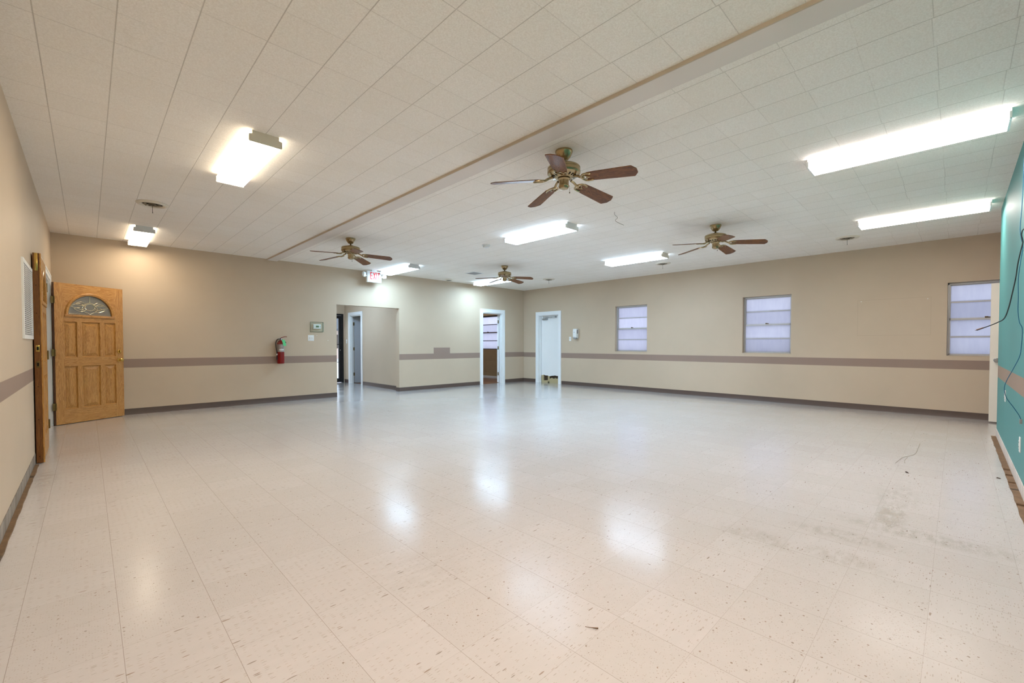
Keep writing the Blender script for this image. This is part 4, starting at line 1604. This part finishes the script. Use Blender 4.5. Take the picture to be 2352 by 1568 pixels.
# return air grille ------------------------------------------------------------------
o = tag(empty('return_air_grille', (XC, 5.715, 1.205), R(90)), 'white rectangular return air grille on the left wall', 'air grille')
W2, H2 = .415, .665
b = MB()
for (a, c, d, e) in ((-W2, W2, 0, .035), (-W2, W2, H2 - .035, H2), (-W2, -W2 + .035, .035, H2 - .035), (W2 - .035, W2, .035, H2 - .035)):
    b.box(a, c, -.012, 0, d, e)
b.obj('frame', M['plastic'], o)
b = MB()
b.box(-W2 + .035, W2 - .035, -.002, 0, .035, H2 - .035)  # near-black sheet stands in for the shade deep in the duct
b.obj('duct_shade_sheet', M['black'], o)
b = MB()
for i in range(34):
    z = .04 + (i + .5) * (H2 - .08) / 34
    b.box(-W2 + .035, W2 - .035, -.0095, -.0085, z - .0034, z + .0034)
for i in range(7):
    x = -W2 + .035 + (i + .5) * (2 * W2 - .07) / 7
    b.box(x - .009, x + .009, -.0098, -.0085, .035, H2 - .035)
b.obj('louvers', M['plastic'], o)

# loose cables on the teal wall --------------------------------------------------------
KX = 5.1


def cab(pts, r, mat, name, label, extra=None):
    b = MB()
    b.tube(smooth_path(pts, 5), r, 8)
    return tag(b.obj(name, mat), label, 'cable')


BLK = [(-.360, 2.06), (-.345, 2.035), (-.335, 2.02), (-.331, 1.985), (-.338, 1.934), (-.329, 1.869), (-.316, 1.773), (-.307, 1.667), (-.291, 1.547), (-.275, 1.441), (-.254, 1.36), (-.221, 1.33), (-.169, 1.3), (-.118, 1.277)]
BLU = [(-.345, CZ), (-.338, 2.6), (-.336, 2.443), (-.334, 2.313), (-.33, 2.163), (-.326, 2.082), (-.326, 2.021), (-.333, 1.959), (-.34, 1.921), (-.339, 1.869), (-.331, 1.785), (-.322, 1.665), (-.324, 1.521), (-.324, 1.415), (-.332, 1.33), (-.348, 1.27), (-.344, 1.126), (-.336, 1.06), (-.308, .972), (-.274, .873), (-.264, .811), (-.276, .741), (-.312, .672), (-.34, .615), (-.352, .58)]
cb = cab([(KX, y, z) for y, z in BLK], .0037, M['cable_black'], 'black_cable', 'stiff black cable curling out from the teal wall toward the window')
b = MB()
d = (Vector((KX, -.118, 1.277)) - Vector((KX, -.169, 1.3))).normalized()
e0 = Vector((KX, -.118, 1.277))
b.tube([e0 - d * .03, e0 - d * .012], .0056, 10)
b.tube([e0 - d * .012, e0 + d * .012], .0066, 6)
b.tube([e0 + d * .012, e0 + d * .02], .002, 6)
b.obj('connector', M['copper'], cb)
cb = cab([(KX + .03, y, z) for y, z in BLU], .0023, M['cable_blue'], 'blue_cable', 'thin blue network cable hanging loose down the teal wall')
b = MB()
b.box(KX + .024, KX + .036, -.358, -.344, .548, .584, .002)
b.obj('plug', M['plastic_grey'], cb)

# scraps on the floor -------------------------------------------------------------------
b = MB()
b.tube(smooth_path([(5.62, .40, .003), (5.95, .37, .003), (6.05, .335, .004), (6.25, .29, .003), (6.6, .285, .003), (6.95, .283, .003)], 6), .0015, 5)
b.tube(smooth_path([(5.69, .335, .003), (5.82, .345, .003), (6.0, .335, .003)], 6), .0014, 5)
tag(b.obj('floor_thread', M['string']), 'thin loose thread lying on the floor near the teal wall', 'thread')
for (x, y, s, a, lab) in ((5.29, .297, .022, .4, 'small dark chip on the floor beside the loose thread'),
                          (5.63, -.268, .014, 1.1, 'tiny brown crumb on the floor by the torn teal wall edge')):
    b = MB()
    b.poly([(-s, -s * .35, 0), (s * .9, -s * .25, 0), (s, s * .3, 0), (-s * .7, s * .4, 0), (-s * .7, -s * .2, .006), (s * .7, -s * .15, .008), (s * .7, s * .2, .007), (-s * .5, s * .25, .005)],
           [(0, 1, 2, 3), (4, 5, 6, 7), (0, 1, 5, 4), (1, 2, 6, 5), (2, 3, 7, 6), (3, 0, 4, 7)])
    o = tag(b.obj('floor_chip', M['chip']), lab, 'debris')
    o.location = (x, y, .0003)
    o.rotation_euler = (0, 0, a)
b = MB()
b.tube([(1.447, 1.045, .003), (1.46, 1.02, .004), (1.475, 1.0, .004)], [.0008, .0014, .0028], 6)
tag(b.obj('floor_splinter', M['splinter']), 'thin brown splinter lying alone on the open floor', 'debris')

# ================================================================== OUTSIDE
b = MB()
b.box(-6, 40, VY + .3, 60, -.16, -.1)
struct(b.obj('ground', M['pave']), 'pale pavement outside the glass door', 'ground')
o = tag(empty('house', (15.5, 38, -.1)), 'pale brick house seen through the black glass door', 'house')
b = MB()
b.box(-7, 7, 0, 6, 0, 2.7)
b.obj('brick_wall', M['brick'], o)
b = MB()
b.prism([(-.6, 2.6), (3, 4.6), (6.6, 2.6), (6.6, 2.45), (-.6, 2.45)], lambda y, z: (-7.6, y, z), lambda y, z: (7.6, y, z))
b.obj('roof', M['roof'], o)
for x in (-4, .2, 4):
    b = MB()
    b.box(x - .7, x + .7, -.03, .02, .9, 2.1)
    b.obj('window', M['bronze'], o)
    b = MB()
b.bm.free()

W = bpy.data.worlds.new('overcast_sky')
SC.world = W
W.use_nodes = True
bg = W.node_tree.nodes['Background']
bg.inputs[0].default_value = (.78, .85, 1.0, 1)
bg.inputs[1].default_value = 1.42

# ================================================================== CAMERA
cam = bpy.data.cameras.new('camera')
cam.sensor_width = 36
cam.sensor_fit = 'HORIZONTAL'
cam.lens = 997.8 / 2352 * 36
cam.shift_x = (1176 - 1170.33) / 2352
cam.shift_y = (810.06 - 784) / 2352
cam.clip_start = .02
co = bpy.data.objects.new('camera', cam)
COL.objects.link(co)
co.location = (0, 0, EYE)
co.rotation_euler = (R(90 - 1.1426), 0, R(45.8274 - 90))
SC.camera = co

SC.view_settings.view_transform = 'Standard'
SC.view_settings.look = 'None'
SC.view_settings.gamma = 1.0
SC.view_settings.use_curve_mapping = False
SC.view_settings.exposure = 1.13
SC.cycles.max_bounces = 10
SC.cycles.diffuse_bounces = 6
SC.cycles.transparent_max_bounces = 12
SC.cycles.sample_clamp_indirect = 8.0
SC.cycles.use_denoising = True
